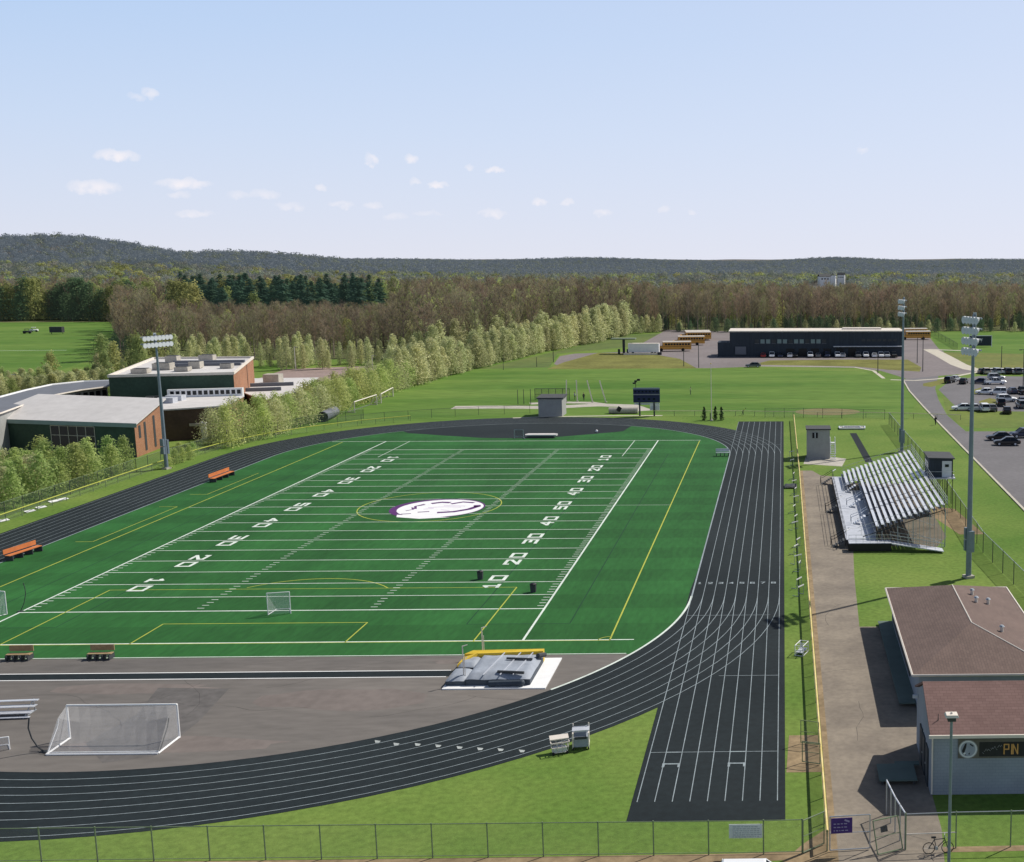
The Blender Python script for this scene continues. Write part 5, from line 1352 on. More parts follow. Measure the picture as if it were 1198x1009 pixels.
# signs on the fence
s_ = thing('sign', 'white printed sign hung on the front chain-link fence', 'sign', gp(872.5,977)[:1]+(59.75, 0))
sx0 = gp(872.5,1004)[0]; s_.location = (sx0, 59.83, 1.0)
MB().box((0,0,.45), (1.85,.03,.82)).build('board', M['signwhite'], s_)
pr_ = MB()
for i in range(6):
    xx = -.72
    while xx < .7:
        l = rnd.uniform(.06,.22); pr_.box((xx+l/2,-.02,.12+i*.12), (l,.01,.045)); xx += l+.05
pr_.build('print', M['greyprint'], s_)
s_ = thing('sign', 'purple printed sign fixed on the closed gate', 'sign', (3.15, 60.08, 1.15))
MB().box((0,-.05,.45), (1.2,.03,.9), .09).build('board', M['signpurple'], s_)
pr_ = MB()
for i in range(3):
    xx = -.45
    while xx < .35:
        l = rnd.uniform(.05,.2); pr_.box((xx+l/2,-.085+xx*.09,.18+i*.2), (l,.01,.06)); xx += l+.06
pr_.box((.3,-.06,.74), (.3,.01,.1), .09, 0, .4); pr_.build('print', M['signtext'], s_)

# ================================================================ sports equipment
def net_quad(mb, *pts): mb.add([tuple(p) for p in pts], [tuple(range(len(pts)))])
# big soccer goal (seen from behind)
fl_, fr_2 = gp(82,864.5), gp(208.5,864.5); bl_, br2 = gp(53,884), gp(188,883)
gx0, gy0 = (fl_[0]+fr_2[0])/2, fl_[1]; GW = (fr_2[0]-fl_[0])/2; GD = fl_[1]-bl_[1]; GH = 2.42
t = thing('soccer_goal', 'full-size white soccer goal with a draped net on the asphalt', 'soccer goal', (gx0, gy0, 0))
fm = MB()
for s in (-1,1): fm.tube((s*GW,0,0), (s*GW,0,GH), .07, 8)
fm.tube((-GW,0,GH), (GW,0,GH), .07, 8); fm.build('frame', M['bwhite'], t)
bs = MB(); bw = GW-.05
for s in (-1,1): bs.tube((s*GW,0,.06), (s*bw,-GD,.06), .07, 6)
bs.tube((-bw,-GD,.06), (bw,-GD,.06), .07, 6); bs.tube((-bw,-GD+.32,.06), (bw,-GD+.32,.06), .045, 6); bs.build('base_bar', M['bwhite'], t)
for s in (-1,1): MB().path([(s*bw,-GD+.15,.05), (s*(bw-.35*0),-1.3,GH*.55), (s*bw,-1.05,GH-.55)], .035, 5).build('stay', M['dark'] if s > 0 else M['bwhite'], t)
nm_ = MB()
n_ = 10
topc = [(-GW+2*GW*i/n_, 0, GH) for i in range(n_+1)]
midc = [(-bw+2*bw*i/n_, -1.15, GH-.45-.55*math.sin(math.pi*i/n_)) for i in range(n_+1)]
botc = [(-bw+2*bw*i/n_, -GD, .08) for i in range(n_+1)]
for i in range(n_):
    net_quad(nm_, topc[i], topc[i+1], midc[i+1], midc[i]); net_quad(nm_, midc[i], midc[i+1], botc[i+1], botc[i])
for s, i in ((-1,0),(1,n_)):
    net_quad(nm_, topc[i], midc[i], botc[i], (s*GW,0,0.05))
nm_.build('net', M['net'], t)
def small_goal(label, px, py, w_, h_, d_, rz, lw=.045, cat='goal'):
    x, y = gp(px, py); t = thing('small_goal', label, cat, (x, y, 0), rz)
    f_ = MB()
    for s in (-1,1): f_.tube((s*w_/2,0,0), (s*w_/2,0,h_), lw, 6); f_.tube((s*w_/2,0,.04), (s*w_*.3,d_,.04), lw*.8, 5)
    f_.tube((-w_/2,0,h_), (w_/2,0,h_), lw, 6); f_.tube((-w_*.3,d_,.04), (w_*.3,d_,.04), lw*.8, 5); f_.build('frame', M['bwhite'], t)
    q_ = MB(); net_quad(q_, (-w_/2,0,h_), (w_/2,0,h_), (w_*.3,d_,.05), (-w_*.3,d_,.05))
    for s in (-1,1): net_quad(q_, (s*w_/2,0,h_), (s*w_/2,0,.03), (s*w_*.3,d_,.05))
    net_quad(q_, (-w_/2,0.02,h_), (w_/2,0.02,h_), (w_/2,.02,.05), (-w_/2,.02,.05))
    q_.build('net', M['net'], t); return t
small_goal('small white netted goal standing alone on the turf near the goal line', 327, 719, 1.95, 2.1, 1.6, R(12))
small_goal('white netted goal at the picture edge of the turf by the west sideline', -4, 718, 2.4, 2.2, 1.7, R(165))
small_goal('tiny white pop-up goal beside the full-size goal on the asphalt', -4, 879, 1.5, .9, .9, R(20))
def hoop(label, pts, m, r_=.05):
    o = gp(*pts[0]); t = thing('bent_hoop', label, 'hoop', (o[0], o[1], 0))
    P = []
    for px, py in pts:
        yb = o[1]; z = max(.03, zat(px, py, yb)); x = (px-CX)/FPX
        a = (px-CX)/FPX; b = (py-CY)/FPX; fw = _cp-b*_sp; y1 = -a*_sw+fw*_cw; tt = yb/y1
        P.append(((a*_cw+fw*_sw)*tt-o[0], 0, z))
    MB().path(P, r_, 5).build('hoop_tube', m, t)
    MB().box((0,0,.04), (.5,.3,.08)).build('foot', m, t)
hoop('bent black hoop standing by the full-size goal', [(52,880),(44,874),(37,864),(33,852),(34,840)], M['dark'], .05)
hoop('thin dark hoop beside the goal at the west sideline', [(24,716),(28,706),(30,695),(29,688),(27,682)], M['dark'], .035)
# aluminium bleacher at the picture edge
x, y = gp(10,841)
t = thing('bleacher', 'small three-row aluminium bleacher on the asphalt near the bent hoop', 'bleacher', (x, y, 0), R(4))
for k in range(3):
    MB().box((-1.5,.15+k*.5,.35+k*.28), (6.0,.28,.05)).build('seat', M['alu'], t)
    MB().box((-1.5,.0+k*.5-.12,.12+k*.25), (6.0,.25,.04)).build('footboard', M['alud'], t)
for xx in (-4.2,-1.5,1.1):
    MB().tube((xx,-.1,.05), (xx,1.3,.95), .04, 5).tube((xx,1.3,0), (xx,1.3,.95), .04, 5).tube((xx,-.2,.05), (xx,1.5,.05), .04, 5).build('frame', M['steel'], t)
# benches
def bench(label, a, b, m, h=.55, w_=.75, back=True, grp=None):
    A, B = Vector(a), Vector(b); d = B-A; L_ = d.length; c = (A+B)/2
    t = thing('team_bench', label, 'bench', (c.x, c.y, 0), math.atan2(d.y, d.x), grp)
    MB().box((0,0,h), (L_,w_*.55,.07)).build('seat', m, t)
    if back: MB().box((0,w_*.42,h+.38), (L_,.07,.5)).build('backrest', m, t)
    for u in (-.45,-.15,.15,.45): MB().box((L_*u,0,h/2), (.1,w_*.9,h-.06)).build('leg', M['dark'], t)
    return t
bench('orange team bench on the far stretch of the west turf edge', gp(248,565), gp(272,556), M['orange'], .6, 1.1)
bench('orange team bench on the west turf edge nearer the asphalt', gp(9,657), gp(47,644.5), M['orange'], .6, 1.1)
bench('low wooden bench on the turf edge, the one nearer the goal at the west sideline', gp(9,772.5), gp(37,772), M['tan'], .5, .9, True)
bench('low wooden bench on the turf edge, the one closer to the vault runway', gp(104,771.5), gp(132,771), M['tan'], .5, .9, True)
x, y = gp(846,534); bench('short grey bench on the inner edge of the far track curve', (x-1.2,y), (x+1.0,y+.2), M['alud'], .6, .8, True)
# vault pit
mx0, mx1, my0, my1 = -26.3, -18.4, 85.15, 91.9
t = thing('vault_pad_base', 'white square ground sheet under the vault mat', 'ground sheet', ((mx0+mx1)/2, (my0+my1)/2, 0))
MB().box((0,0,.05), (mx1-mx0, my1-my0, .10)).build('sheet', M['bwhite'], t)
vx, vy = -22.7, 88.55
t = thing('vault_mat', 'grey covered pole-vault landing mat with dark sides and yellow flap', 'landing mat', (vx, vy, .1))
import itertools
def puffy(x0, x1, y0_, y1_, z0_, z1_, seed, nx=14, ny=10, slope=0.0):
    q = random.Random(seed); mb = MB(); rows = []
    for j in range(ny+1):
        for i in range(nx+1):
            u, v = i/nx, j/ny; e_ = min(u, 1-u, v, 1-v)
            zz = z0_+(z1_-z0_)*min(1, e_*9+.55)+.09*mnoise.noise(Vector((u*5+seed, v*4, 0)))+slope*u
            rows.append((x0+(x1-x0)*u, y0_+(y1_-y0_)*v, zz))
    W_ = nx+1
    mb.add(rows, [(j*W_+i, j*W_+i+1, (j+1)*W_+i+1, (j+1)*W_+i) for j in range(ny) for i in range(nx)])
    per = [i for i in range(W_)]+[j*W_+nx for j in range(1,ny+1)]+[ny*W_+i for i in range(nx-1,-1,-1)]+[j*W_ for j in range(ny-1,0,-1)]
    vs = [rows[i] for i in per]+[(rows[i][0], rows[i][1], 0.0) for i in per]; n = len(per)
    return mb, vs, [((i+1)%n, i, n+i, n+(i+1)%n) for i in range(n)]
mb, vs, fs = puffy(-2.0, 3.0, -2.75, 2.3, .05, .80, 3)
mb.build('cover', M['matgrey'], t, smooth=True); MB().add(vs, fs).build('side', M['matnavy'], t)
mb, vs, fs = puffy(-3.5, -1.95, -2.75, -.3, .0, .62, 5, 6, 6); mb.build('front_cushion', M['matgrey'], t, smooth=True); MB().add(vs, fs).build('cushion_side', M['matnavy'], t)
mb, vs, fs = puffy(-3.4, -1.95, .3, 2.3, .0, .62, 6, 6, 6); mb.build('front_cushion', M['matgrey'], t, smooth=True); MB().add(vs, fs).build('cushion_side', M['matnavy'], t)
yf = MB(); yf.add([(-3.4,2.3,.25), (3.0,2.32,.9), (3.0,2.75,.95), (-2.6,2.75,.9)], [(0,1,2,3)])
yf.prism([(-3.4,2.32),(3.0,2.32),(3.0,2.8),(-2.8,2.8)], .02, [.75,.95,.98,.9]); yf.prism([(-3.5,.6),(-2.3,2.3),(-3.4,2.4)], .05, [.5,.85,.55]); yf.build('yellow_flap', M['yellow'], t)
st_ = MB()
for x in (-.6,.7,1.7): st_.path([(x,-2.7,.83), (x+.5,2.2,.87)], .05, 4)
st_.build('strap', M['alud'], t)
tb = MB(); tb.tube((-.1,-2.95,.2), (2.4,-2.95,.26), .26, 8); tb.ball((2.4,-2.95,.26), .26); tb.build('rolled_end', M['matnavy'], t)
tb = MB(); tb.tube((2.8,1.2,.95), (3.2,2.0,.75), .2, 8); tb.tube((.4,.8,.9), (2.5,.5,.92), .1, 6); tb.tube((.4,-2.2,.9), (2.5,-2.5,.9), .12, 6); tb.build('cover_fold', M['dark'], t)
for px, py, ty, lab in ((543,800,756,'pale vault upright on the near side of the landing mat'),(565,769,733,'pale vault upright on the turf side of the landing mat')):
    x, y = gp(px, py); h = zat(px, ty, y)
    t = thing('vault_upright', lab, 'vault upright', (x, y, .1 if py > 790 else 0))
    MB().tube((0,0,0), (0,0,h-.1), .05, 6).tube((.12,.0,.1), (.12,0,h*.7), .03, 5).build('post', M['trim'], t)
    MB().tube((0,0,h-.12), (.35,.15,h-.05), .04, 5).build('crossbar_peg', M['trim'], t); MB().box((0,0,.06), (.9,.4,.1)).build('base', M['steel'], t)
# dark bins on the turf
def bin_(label, px, py):
    x, y = gp(px, py); t = thing('trash_bin', label, 'bin', (x, y, 0))
    MB().loft([[(r_*math.cos(j*.6283), r_*math.sin(j*.6283), z) for j in range(10)] for r_, z in ((.28,0),(.31,.4),(.33,.78))]).build('barrel', M['dark'], t)
    MB().loft([[(r_*math.cos(j*.6283), r_*math.sin(j*.6283), z) for j in range(10)] for r_, z in ((.35,.78),(.35,.84),(.2,.94))]).build('lid', M['black'], t)
bin_('dark bin on the turf beside the far top of the painted ten', 562, 678); bin_('dark bin on the turf between the painted ten and the sideline', 624, 693)
# carts at the track edge
x, y = gp(680,874)
t = thing('equipment_cart', 'grey upright equipment cart on the grass at the track edge', 'cart', (x, y, 0), R(8))
fm = MB()
for sx_ in (-.52,.52):
    for z in (.25,1.15): fm.tube((sx_,-.5,z), (sx_,.5,z), .05, 6)
    for yy in (-.5,.5): fm.tube((sx_,yy,.1), (sx_,yy,1.5 if yy > 0 else 1.2), .05, 6)
fm.build('frame', M['trim'], t); MB().box((0,0,.55), (.95,.95,.7)).build('bin_body', M['matgrey'], t); MB().box((0,-.52,.85), (.8,.04,.18)).build('panel', M['dark'], t)
MB().box((0,.15,1.22), (1.15,.75,.1)).build('tray', M['alud'], t); MB().box((0,.55,1.5), (1.1,.06,.06)).build('handle', M['dark'], t)
for sx_ in (-.5,.5):
    for yy in (-.45,.45): MB().tube((sx_-.04,yy,.13), (sx_+.04,yy,.13), .13, 10).build('wheel', M['tyre'], t)
x, y = gp(655,881)
t = thing('basket_cart', 'pale wire basket cart leaning beside the grey equipment cart', 'cart', (x, y, 0), R(18))
fm = MB()
for z, s in ((.15,.8),(.5,.92),(.85,1.0)):
    fm.path([(-.6*s,-.35*s,z), (.6*s,-.35*s,z), (.6*s,.35*s,z), (-.6*s,.35*s,z), (-.6*s,-.35*s,z)], .035, 5)
for sx_ in (-.6,-.2,.2,.6):
    for yy in (-.35,.35): fm.tube((sx_*.8,yy*.8,.15), (sx_,yy,.85), .02, 4)
fm.build('basket', M['trim'], t); MB().box((0,.25,1.0), (1.25,.45,.09), 0, .3).build('lid', M['trim'], t); MB().box((0,0,.3), (.9,.5,.25)).build('contents', M['alud'], t)
for sx_ in (-.45,.45): MB().tube((sx_,-.33,.1), (sx_,-.27,.1), .1, 10).build('wheel', M['tyre'], t)
# hurdles by the yellow-capped fence
hd = thing('hurdle', 'hurdle', 'hurdle')
MB().box((0,0,.98), (1.1,.03,.12)).build('top_bar', M['bwhite'], hd)
for s in (-1,1): MB().tube((s*.5,0,0), (s*.5,0,.95), .025, 5).tube((s*.5,0,.03), (s*.5,.65,.03), .025, 5).build('leg', M['steel'], hd)
HS = Stock(hd)
for i, (px, py) in enumerate(((929,535),(930,561),(929,579),(928,600),(929,612),(933,640),(931,648),(929,688),(930,697),(929,545),(931,570),(930,589),(931,620),(932,660),(932,668))):
    x, y = gp(px, py)
    HS.place((1.35+.15*((i*7)%3), y, 0), R(62+((i*37)%40)-20), 'white-topped track hurdle stored on the grass strip beside the yellow-capped fence', 'hurdles stored along the yellow-capped fence')
x, y = gp(931,765)
t = thing('equipment_rack', 'white metal rack on the grass strip beside the fence', 'rack', (1.45, y, 0), R(70))
fm = MB()
for yy in (-.35,.35):
    fm.path([(-.7,yy,.9), (-.7,yy,.05), (.7,yy,.05), (.7,yy,.9), (-.7,yy,.9)], .035, 5)
for xx in (-.7,0,.7):
    for z in (.05,.5,.9): fm.tube((xx,-.35,z), (xx,.35,z), .03, 5)
fm.build('frame', M['bwhite'], t); MB().box((0,0,.3), (1.3,.6,.06)).build('shelf', M['alud'], t)
x, y = gp(926,585)
t = thing('tarp_heap', 'grey crumpled tarp heap beside the far hurdles', 'tarp', (1.0, 163, 0))
mb, vs, fs = puffy(-.9,.9,-1.2,1.2,.02,.35,9,8,8); mb.build('fabric', M['dark'], t, smooth=True)
# far jump bits
x, y = gp(997,503)
t = thing('jump_pit_frame', 'white-grey framed jump pit at the end of the short black runway', 'jump pit', (x, y, 0))
fm = MB()
fm.path([(-2.4,0,.25),(2.4,0,.25),(2.6,2.6,.25),(-2.4,2.6,.25),(-2.4,0,.25)], .14, 6); fm.path([(-1.6,.7,.4),(1.6,.7,.4),(1.6,2.0,.4),(-1.6,2.0,.4),(-1.6,.7,.4)], .09, 5); fm.build('border', M['alu'], t)
MB().box((0,1.3,.12), (4.6,2.5,.2)).build('cover', M['concrete'], t)
x, y = gp(632,513)
t = thing('high_jump_mat', 'pale oval-topped jump mat on the black apron at the far end of the turf', 'landing mat', (x, y, 0))
MB().prism([(-2.7,0),(2.9,0),(3.1,.7),(2.4,1.5),(-2.4,1.5),(-2.9,.8)], .45, [.65,.65,.75,.7,.7,.65]).build('cover', M['roofpale'], t)
MB().box((0,.7,.22), (4.8,1.1,.44)).build('core', M['dark'], t)
fm = MB()
for xx in (-4.6,-3.0):
    fm.tube((xx,-.2,0), (xx,-.2,1.6), .07, 5)
fm.tube((-4.6,-.2,1.6), (-3.0,-.2,1.6), .05, 5); fm.tube((-4.6,-.2,.4), (-3.0,-.2,.4), .05, 5); fm.tube((-3.0,-.2,.1), (-2.6,-.8,.1), .08, 5)
t2_ = thing('crossbar_stand', 'dark small stand beside the pale jump mat on the far apron', 'stand', (x, y, 0)); fm.build('frame', M['steel'], t2_); MB().add([(-4.6,-.2,.4),(-3.0,-.2,.4),(-3.0,-.2,1.6),(-4.6,-.2,1.6)],[(0,1,2,3)]).build('mesh_panel', M['linkdark'], t2_)
x, y = gp(698,506); t = thing('marker_ball', 'single white ball lying on the black far bend', 'ball', (x, y, 0)); MB().ball((0,0,.25), .25, 12, 8).build('shell', M['bwhite'], t)
# culvert tube
a, b = gp(378,494), gp(398,484)
A, B = Vector(a), Vector(b); d = B-A
t = thing('drain_tube', 'big grey tube lying on the grass at the foot of the rounded trees', 'tube', (A.x, A.y, 0), math.atan2(d.y, d.x))
L_ = 8.5
rings = [[(xx, rr*math.cos(2*math.pi*j/16), 1.05+rr*math.sin(2*math.pi*j/16)) for j in range(16)] for xx, rr in ((0,1.05),(L_,1.05))]
inn = [[(xx, rr*math.cos(2*math.pi*j/16), 1.05+rr*math.sin(2*math.pi*j/16)) for j in range(16)] for xx, rr in ((L_,.93),(0,.93),(0,1.05))]
MB().loft(rings, False).loft(inn, False).build('shell', M['roofmetal'], t, smooth=False)
MB().add(inn[0], [tuple(range(16))]).build('end_cap', M['black'], t)
# white frame goals on the meadow edge
def frame_goal(label, pa, pb, h):
    A, B = Vector(gp(*pa)), Vector(gp(*pb)); d = B-A; t = thing('training_goal', label, 'goal', (A.x, A.y, 0), math.atan2(d.y, d.x)); L_ = d.length
    f_ = MB()
    for xx in (0, L_): f_.tube((xx,0,0), (xx,0,h), .13, 5); f_.tube((xx,0,h), (xx,1.6,0), .09, 5); f_.tube((xx,0,.08), (xx,1.6,.08), .09, 5)
    f_.tube((0,0,h), (L_,0,h), .13, 5); f_.tube((0,1.6,.08), (L_,1.6,.08), .09, 5); f_.build('frame', M['trim'], t)
frame_goal('white training goal frame standing by the rounded trees, nearer the tube', (415,483), (441,474), 2.3)
frame_goal('white training goal frame standing by the rounded trees, farther from the tube', (446,472), (460,464), 2.1)
# batting-cage posts on the meadow
for i, (a, b) in enumerate((((662.5,471),(663.5,445)),((675.5,470),(675,445)),((693.5,471),(687.5,445)),((709,471),(702,445)))):
    o = gp(*a); h = zat(b[0], b[1], o[1]); tx = (b[0]-a[0])/FPX*o[1]
    t = thing('practice_pole', 'pale leaning practice pole on the meadow behind the far bend, '+('first','second','third','fourth')[i]+' from the storage block', 'pole', (o[0], o[1], 0))
    MB().tube((0,0,0), (tx,0,h), .13, 5).build('pole', M['yellowcap'] if i < 0 else M['trim'], t); MB().tube((0,0,0), (0,0,.15), .3, 8).build('base', M['concrete'], t)
for i, px in enumerate((606,613,621)):
    thin_pole('backstop_post', 'thin dark backstop post left of the storage block, '+('first','second','third')[i]+' of the three', 'post', px, 473, 456-i*.3, .09, M['dark'])
x, y = gp(626,468)
t = thing('backstop_cage', 'low dark cage behind the storage block', 'cage', (x, y, 0))
f_ = MB()
for i in range(6): f_.tube((i*1.6,0,0), (i*1.6,0,2.6), .07, 4)
f_.tube((0,0,2.6), (8,0,2.6), .06, 4); f_.tube((0,0,1.3), (8,0,1.3), .05, 4); f_.build('frame', M['dark'], t); MB().add([(0,0,0),(8,0,0),(8,0,2.6),(0,0,2.6)],[(0,1,2,3)]).build('mesh_panel', M['linkdark'], t)
# white lane markers lying outside the west fence
for px, py in ((4,610),(35,599),(48,594.5),(63,587.5),(74,585)):
    x, y = gp(px, py); t = thing('marker_board', 'white marker board lying in the grass outside the west yellow-topped fence', 'marker', (x, y, 0), R(70), 'white marker boards in the west grass')
    MB().box((0,0,.12), (1.3,.55,.05), 0, .25).build('board', M['bwhite'], t); MB().box((0,.2,.05), (1.1,.08,.1)).build('foot', M['steel'], t)
# practice-field board
x, y = gp(1147,406)
t = thing('field_scoreboard', 'dark blue board on the practice field behind the front floodlight mast', 'scoreboard', (x, y, 0))
MB().box((0,0,2.2), (8,.3,3.6)).build('panel', M['navy'], t); MB().box((0,0,4.05), (8.3,.35,.2)).build('frame', M['alud'], t); MB().box((4.1,0,2.1), (.25,.35,4.2)).build('post', M['bwhite'], t); MB().box((-4.1,0,2.1), (.25,.35,4.2)).build('post', M['alud'], t)
MB().box((.4,-.2,2.4), (.25,.05,1.6), 0, 0, .3).build('mark', M['letterg'], t)
# fuel canopy and trailers in the bus yard
x, y = gp(730,414)
t = thing('fuel_canopy', 'flat-topped canopy on one post by the long white trailer', 'canopy', (x, y, 0))
MB().box((0,0,5.1), (8.2,4,.4)).build('canopy_roof', mat('green_canopy', (0.16,0.2,0.13), .7, .1, 1), t); MB().box((0,0,2.5), (.8,.8,5)).build('post', M['dark'], t)
for xx in (-1.6,1.4): MB().box((xx,-.5,.8), (.7,.6,1.6)).build('pump', M['dark'], t)
x, y = gp(753,415)
t = thing('box_trailer', 'long white box trailer beside the fuel canopy', 'trailer', (x, y, 0))
MB().box((0,1,2.2), (10.4,2.4,2.9)).build('body', M['bwhite'], t); MB().box((0,1,3.7), (10.5,2.5,.12)).build('roof', M['trim'], t)
MB().box((-.8,-1.8,.35), (11.5,.4,.6)).build('low_wall', M['trim'], t); MB().box((5.6,-1.8,.5), (1.4,.5,.9)).build('end_block', M['dark'], t)
for xx in (-3.6,2.9,3.9): MB().tube((xx,-.2,.45), (xx,.1,.45), .45, 10).build('wheel', M['tyre'], t)
# ================================================================ vehicles
def rr8(hw, z0, z1, x, k=.25):
    h = z1-z0; c = min(hw, h)*k
    return [(x,-hw,z0+c),(x,-hw+c,z0),(x,hw-c,z0),(x,hw,z0+c),(x,hw,z1-c),(x,hw-c*1.3,z1),(x,-hw+c*1.3,z1),(x,-hw,z1-c)]
PAINT = {}
def paint(n, c):
    if n not in PAINT: PAINT[n] = mat('car_paint_'+n, c, .28, .04, 1.0, spec=.6)
    return PAINT[n]
COLS = {'white':(.75,.76,.78),'black':(.012,.013,.016),'navy':(.02,.03,.07),'silver':(.42,.44,.47),'grey':(.12,.125,.135),'red':(.28,.02,.02),'beige':(.45,.40,.32)}
def make_car(kind, colour):
    p = paint(colour, COLS[colour]); t = thing('parked_car' if kind != 'pickup' else 'pickup_truck', colour+' '+kind, 'car')
    S = {'sedan':[(-2.35,.42,.78,.74),(-2.25,.30,.98,.85),(-1.5,.24,1.02,.91),(0,.22,.97,.91),(1.1,.22,.94,.91),(1.9,.26,.86,.88),(2.26,.32,.72,.80),(2.34,.42,.60,.70)],
         'suv':[(-2.3,.5,.95,.78),(-2.22,.36,1.12,.88),(-1.5,.30,1.14,.93),(0,.28,1.12,.93),(1.1,.28,1.10,.93),(1.95,.32,1.02,.90),(2.28,.40,.86,.84),(2.36,.5,.72,.75)],
         'pickup':[(-2.8,.5,1.0,.85),(-2.72,.42,1.1,.93),(-.9,.38,1.12,.95),(0,.36,1.12,.95),(1.3,.36,1.12,.95),(2.4,.40,1.06,.93),(2.72,.48,.92,.86),(2.8,.55,.78,.8)]}[kind]
    MB().loft([rr8(w_, a, b, x) for x, a, b, w_ in S]).build('body', p, t, smooth=False)
    C = {'sedan':((-1.95,1.05,.82,.96),(-1.2,.2,.64,1.45)), 'suv':((-2.22,1.05,.85,1.10),(-1.95,.25,.72,1.74)), 'pickup':((-.75,1.35,.86,1.10),(-.55,.55,.72,1.80))}[kind]
    (x0,x1,hw,z0),(X0,X1,HW_,z1) = C
    ring = lambda a, b, w_, z: [(a,-w_,z),(b,-w_,z),(b,w_,z),(a,w_,z)]
    MB().loft([ring(x0,x1,hw,z0-.03), ring(X0,X1,HW_,z1)]).build('windows', M['glass'], t)
    rf = MB().loft([ring(X0-.04,X1+.06,HW_+.03,z1), ring(X0+.06,X1-.05,HW_-.06,z1+.07)])
    for s in (-1,1):
        for (a, b) in ((x0,X0),(x1,X1)): rf.tube((a,s*hw,z0), (b,s*HW_,z1+.01), .05, 4)
        m0, m1 = (x0+x1)/2-.1, (X0+X1)/2-.05; rf.tube((m0,s*(hw+.005),z0), (m1,s*(HW_+.01),z1), .05, 4)
    rf.build('roof', p, t)
    wb = {'sedan':(-1.38,1.42),'suv':(-1.4,1.42),'pickup':(-1.75,1.75)}[kind]; wr = .33 if kind == 'sedan' else .38
    if kind == 'pickup': MB().box((-1.8,0,1.08), (1.7,1.5,.08)).build('bed', M['dark'], t)
    for x in wb:
        for s in (-1,1):
            w_ = MB().tube((x,s*.70,wr), (x,s*.93,wr), wr, 14).build('wheel', M['tyre'], t); MB().tube((x,s*.925,wr), (x,s*.945,wr), wr*.6, 10).build('rim', M['alud'], w_)
    xe, ze = S[-2][0]+.02, S[-2][2]-.14
    for s in (-1,1):
        MB().box((xe-.02,s*.6,ze), (.12,.34,.13)).build('headlight', M['lamp'], t); MB().box((S[1][0]-.03,s*.66,S[1][2]-.2), (.1,.3,.14)).build('taillight', M['red'], t)
    return Stock(t)
CARS = {}
def car(kind, colour, px, py, rz, label, group=None, z=0.02):
    k = (kind, colour)
    if k not in CARS: CARS[k] = make_car(kind, colour)
    x, y = gp(px, py); return CARS[k].place((x, y+.9, z), rz, label, group)
car('sedan','black', 1170,516,R(183),'black sedan in the nearby lot, the one parked farther up the road')
car('sedan','black', 1179,522,R(176),'black sedan nearest the camera in the lot by the access road')
car('suv','navy', 1197,513,R(190),'dark blue car just behind the two black sedans')
car('sedan','white', 1126.5,481,R(178),'white car at the near row\'s end beside the front floodlight mast')
car('sedan','silver', 1140,481,R(95),'silver car in the near row just past the floodlight mast')
car('suv','white', 1152,482,R(92),'white car with dark windows in the middle of the near row')
car('sedan','grey', 1161,481.5,R(90),'dark grey car at the inner end of the near row')
car('sedan','black', 1179,484.5,R(80),'black car alone on the lot\'s near edge')
car('suv','black', 1171.5,475.5,R(85),'black car in the second row before a white one')
car('suv','white', 1178,471,R(10),'white car behind the black one in the second row')
car('sedan','navy', 1197,473,R(90),'dark blue car at the picture edge of the second row'); car('suv','grey',1196,478,R(90),'dark grey car at the picture edge, below the dark blue one')
car('sedan','white', 1153,462,R(172),'white sedan facing the road in the third row, the nearer to the mast')
car('suv','white', 1167.5,462.5,R(170),'white car in the third row with a black windscreen')
car('sedan','navy', 1185,461,R(95),'dark blue car alone in the third row'); car('pickup','black',1197,461.5,R(95),'black pickup truck at the picture edge of the third row')
car('suv','black', 1112,448.5,R(60),'black car at the head of the lot by the island'); car('sedan','silver',1118,446.5,R(60),'silver car tucked behind the black car at the head of the lot')
car('sedan','black', 1128,449.5,R(70),'black sedan beside the floodlight mast in the top rows'); car('sedan','navy', 1147,449.5,R(160),'dark blue car in the fourth row')
car('pickup','white', 1165,450.5,R(5),'white pickup truck in the fourth row'); car('suv','silver', 1166,445,R(5),'silver car behind the white pickup truck')
for i, px in enumerate((1149,1154,1160,1166,1172,1179,1184,1191,1196)):
    c = ('black','beige','white','silver','white','black','white','grey','silver')[i]
    car('suv' if i % 2 else 'sedan', c, px, 437.5+(i % 2)*.6, R(90+(i*13)%10), c+' car in the long back row against the practice field, '+('one','two','three','four','five','six','seven','eight','nine')[i]+' from the road end')
car('sedan','grey', 881,430.2,R(180),'grey sedan alone on the road before the long dark building')
for i, (px, k, c) in enumerate(((893,'sedan','red'),(903,'suv','white'),(913,'sedan','navy'),(924,'sedan','white'),(930,'suv','black'),(948,'pickup','white'),(957,'sedan','grey'),(968,'suv','navy'),(980,'suv','white'),(986,'sedan','silver'),(1004,'suv','grey'),(1013,'pickup','white'),(1023,'sedan','white'),(1031,'suv','white'),(1038,'suv','silver'),(1046,'pickup','black'))):
    car(k, c, px, 418.6, R(270 if i % 3 else 90), c+' '+('sedan' if k == 'sedan' else 'pickup' if k == 'pickup' else 'upright car')+' parked against the long dark building, '+('before its bay doors' if px < 975 else 'under its pale canopy'), 'cars along the long dark building' )
# van roof at the bottom edge
t = CARS[('suv','white')].root
car('suv','white', 889,1062,R(0),'white car on the near side of the front fence, only its roof in view')
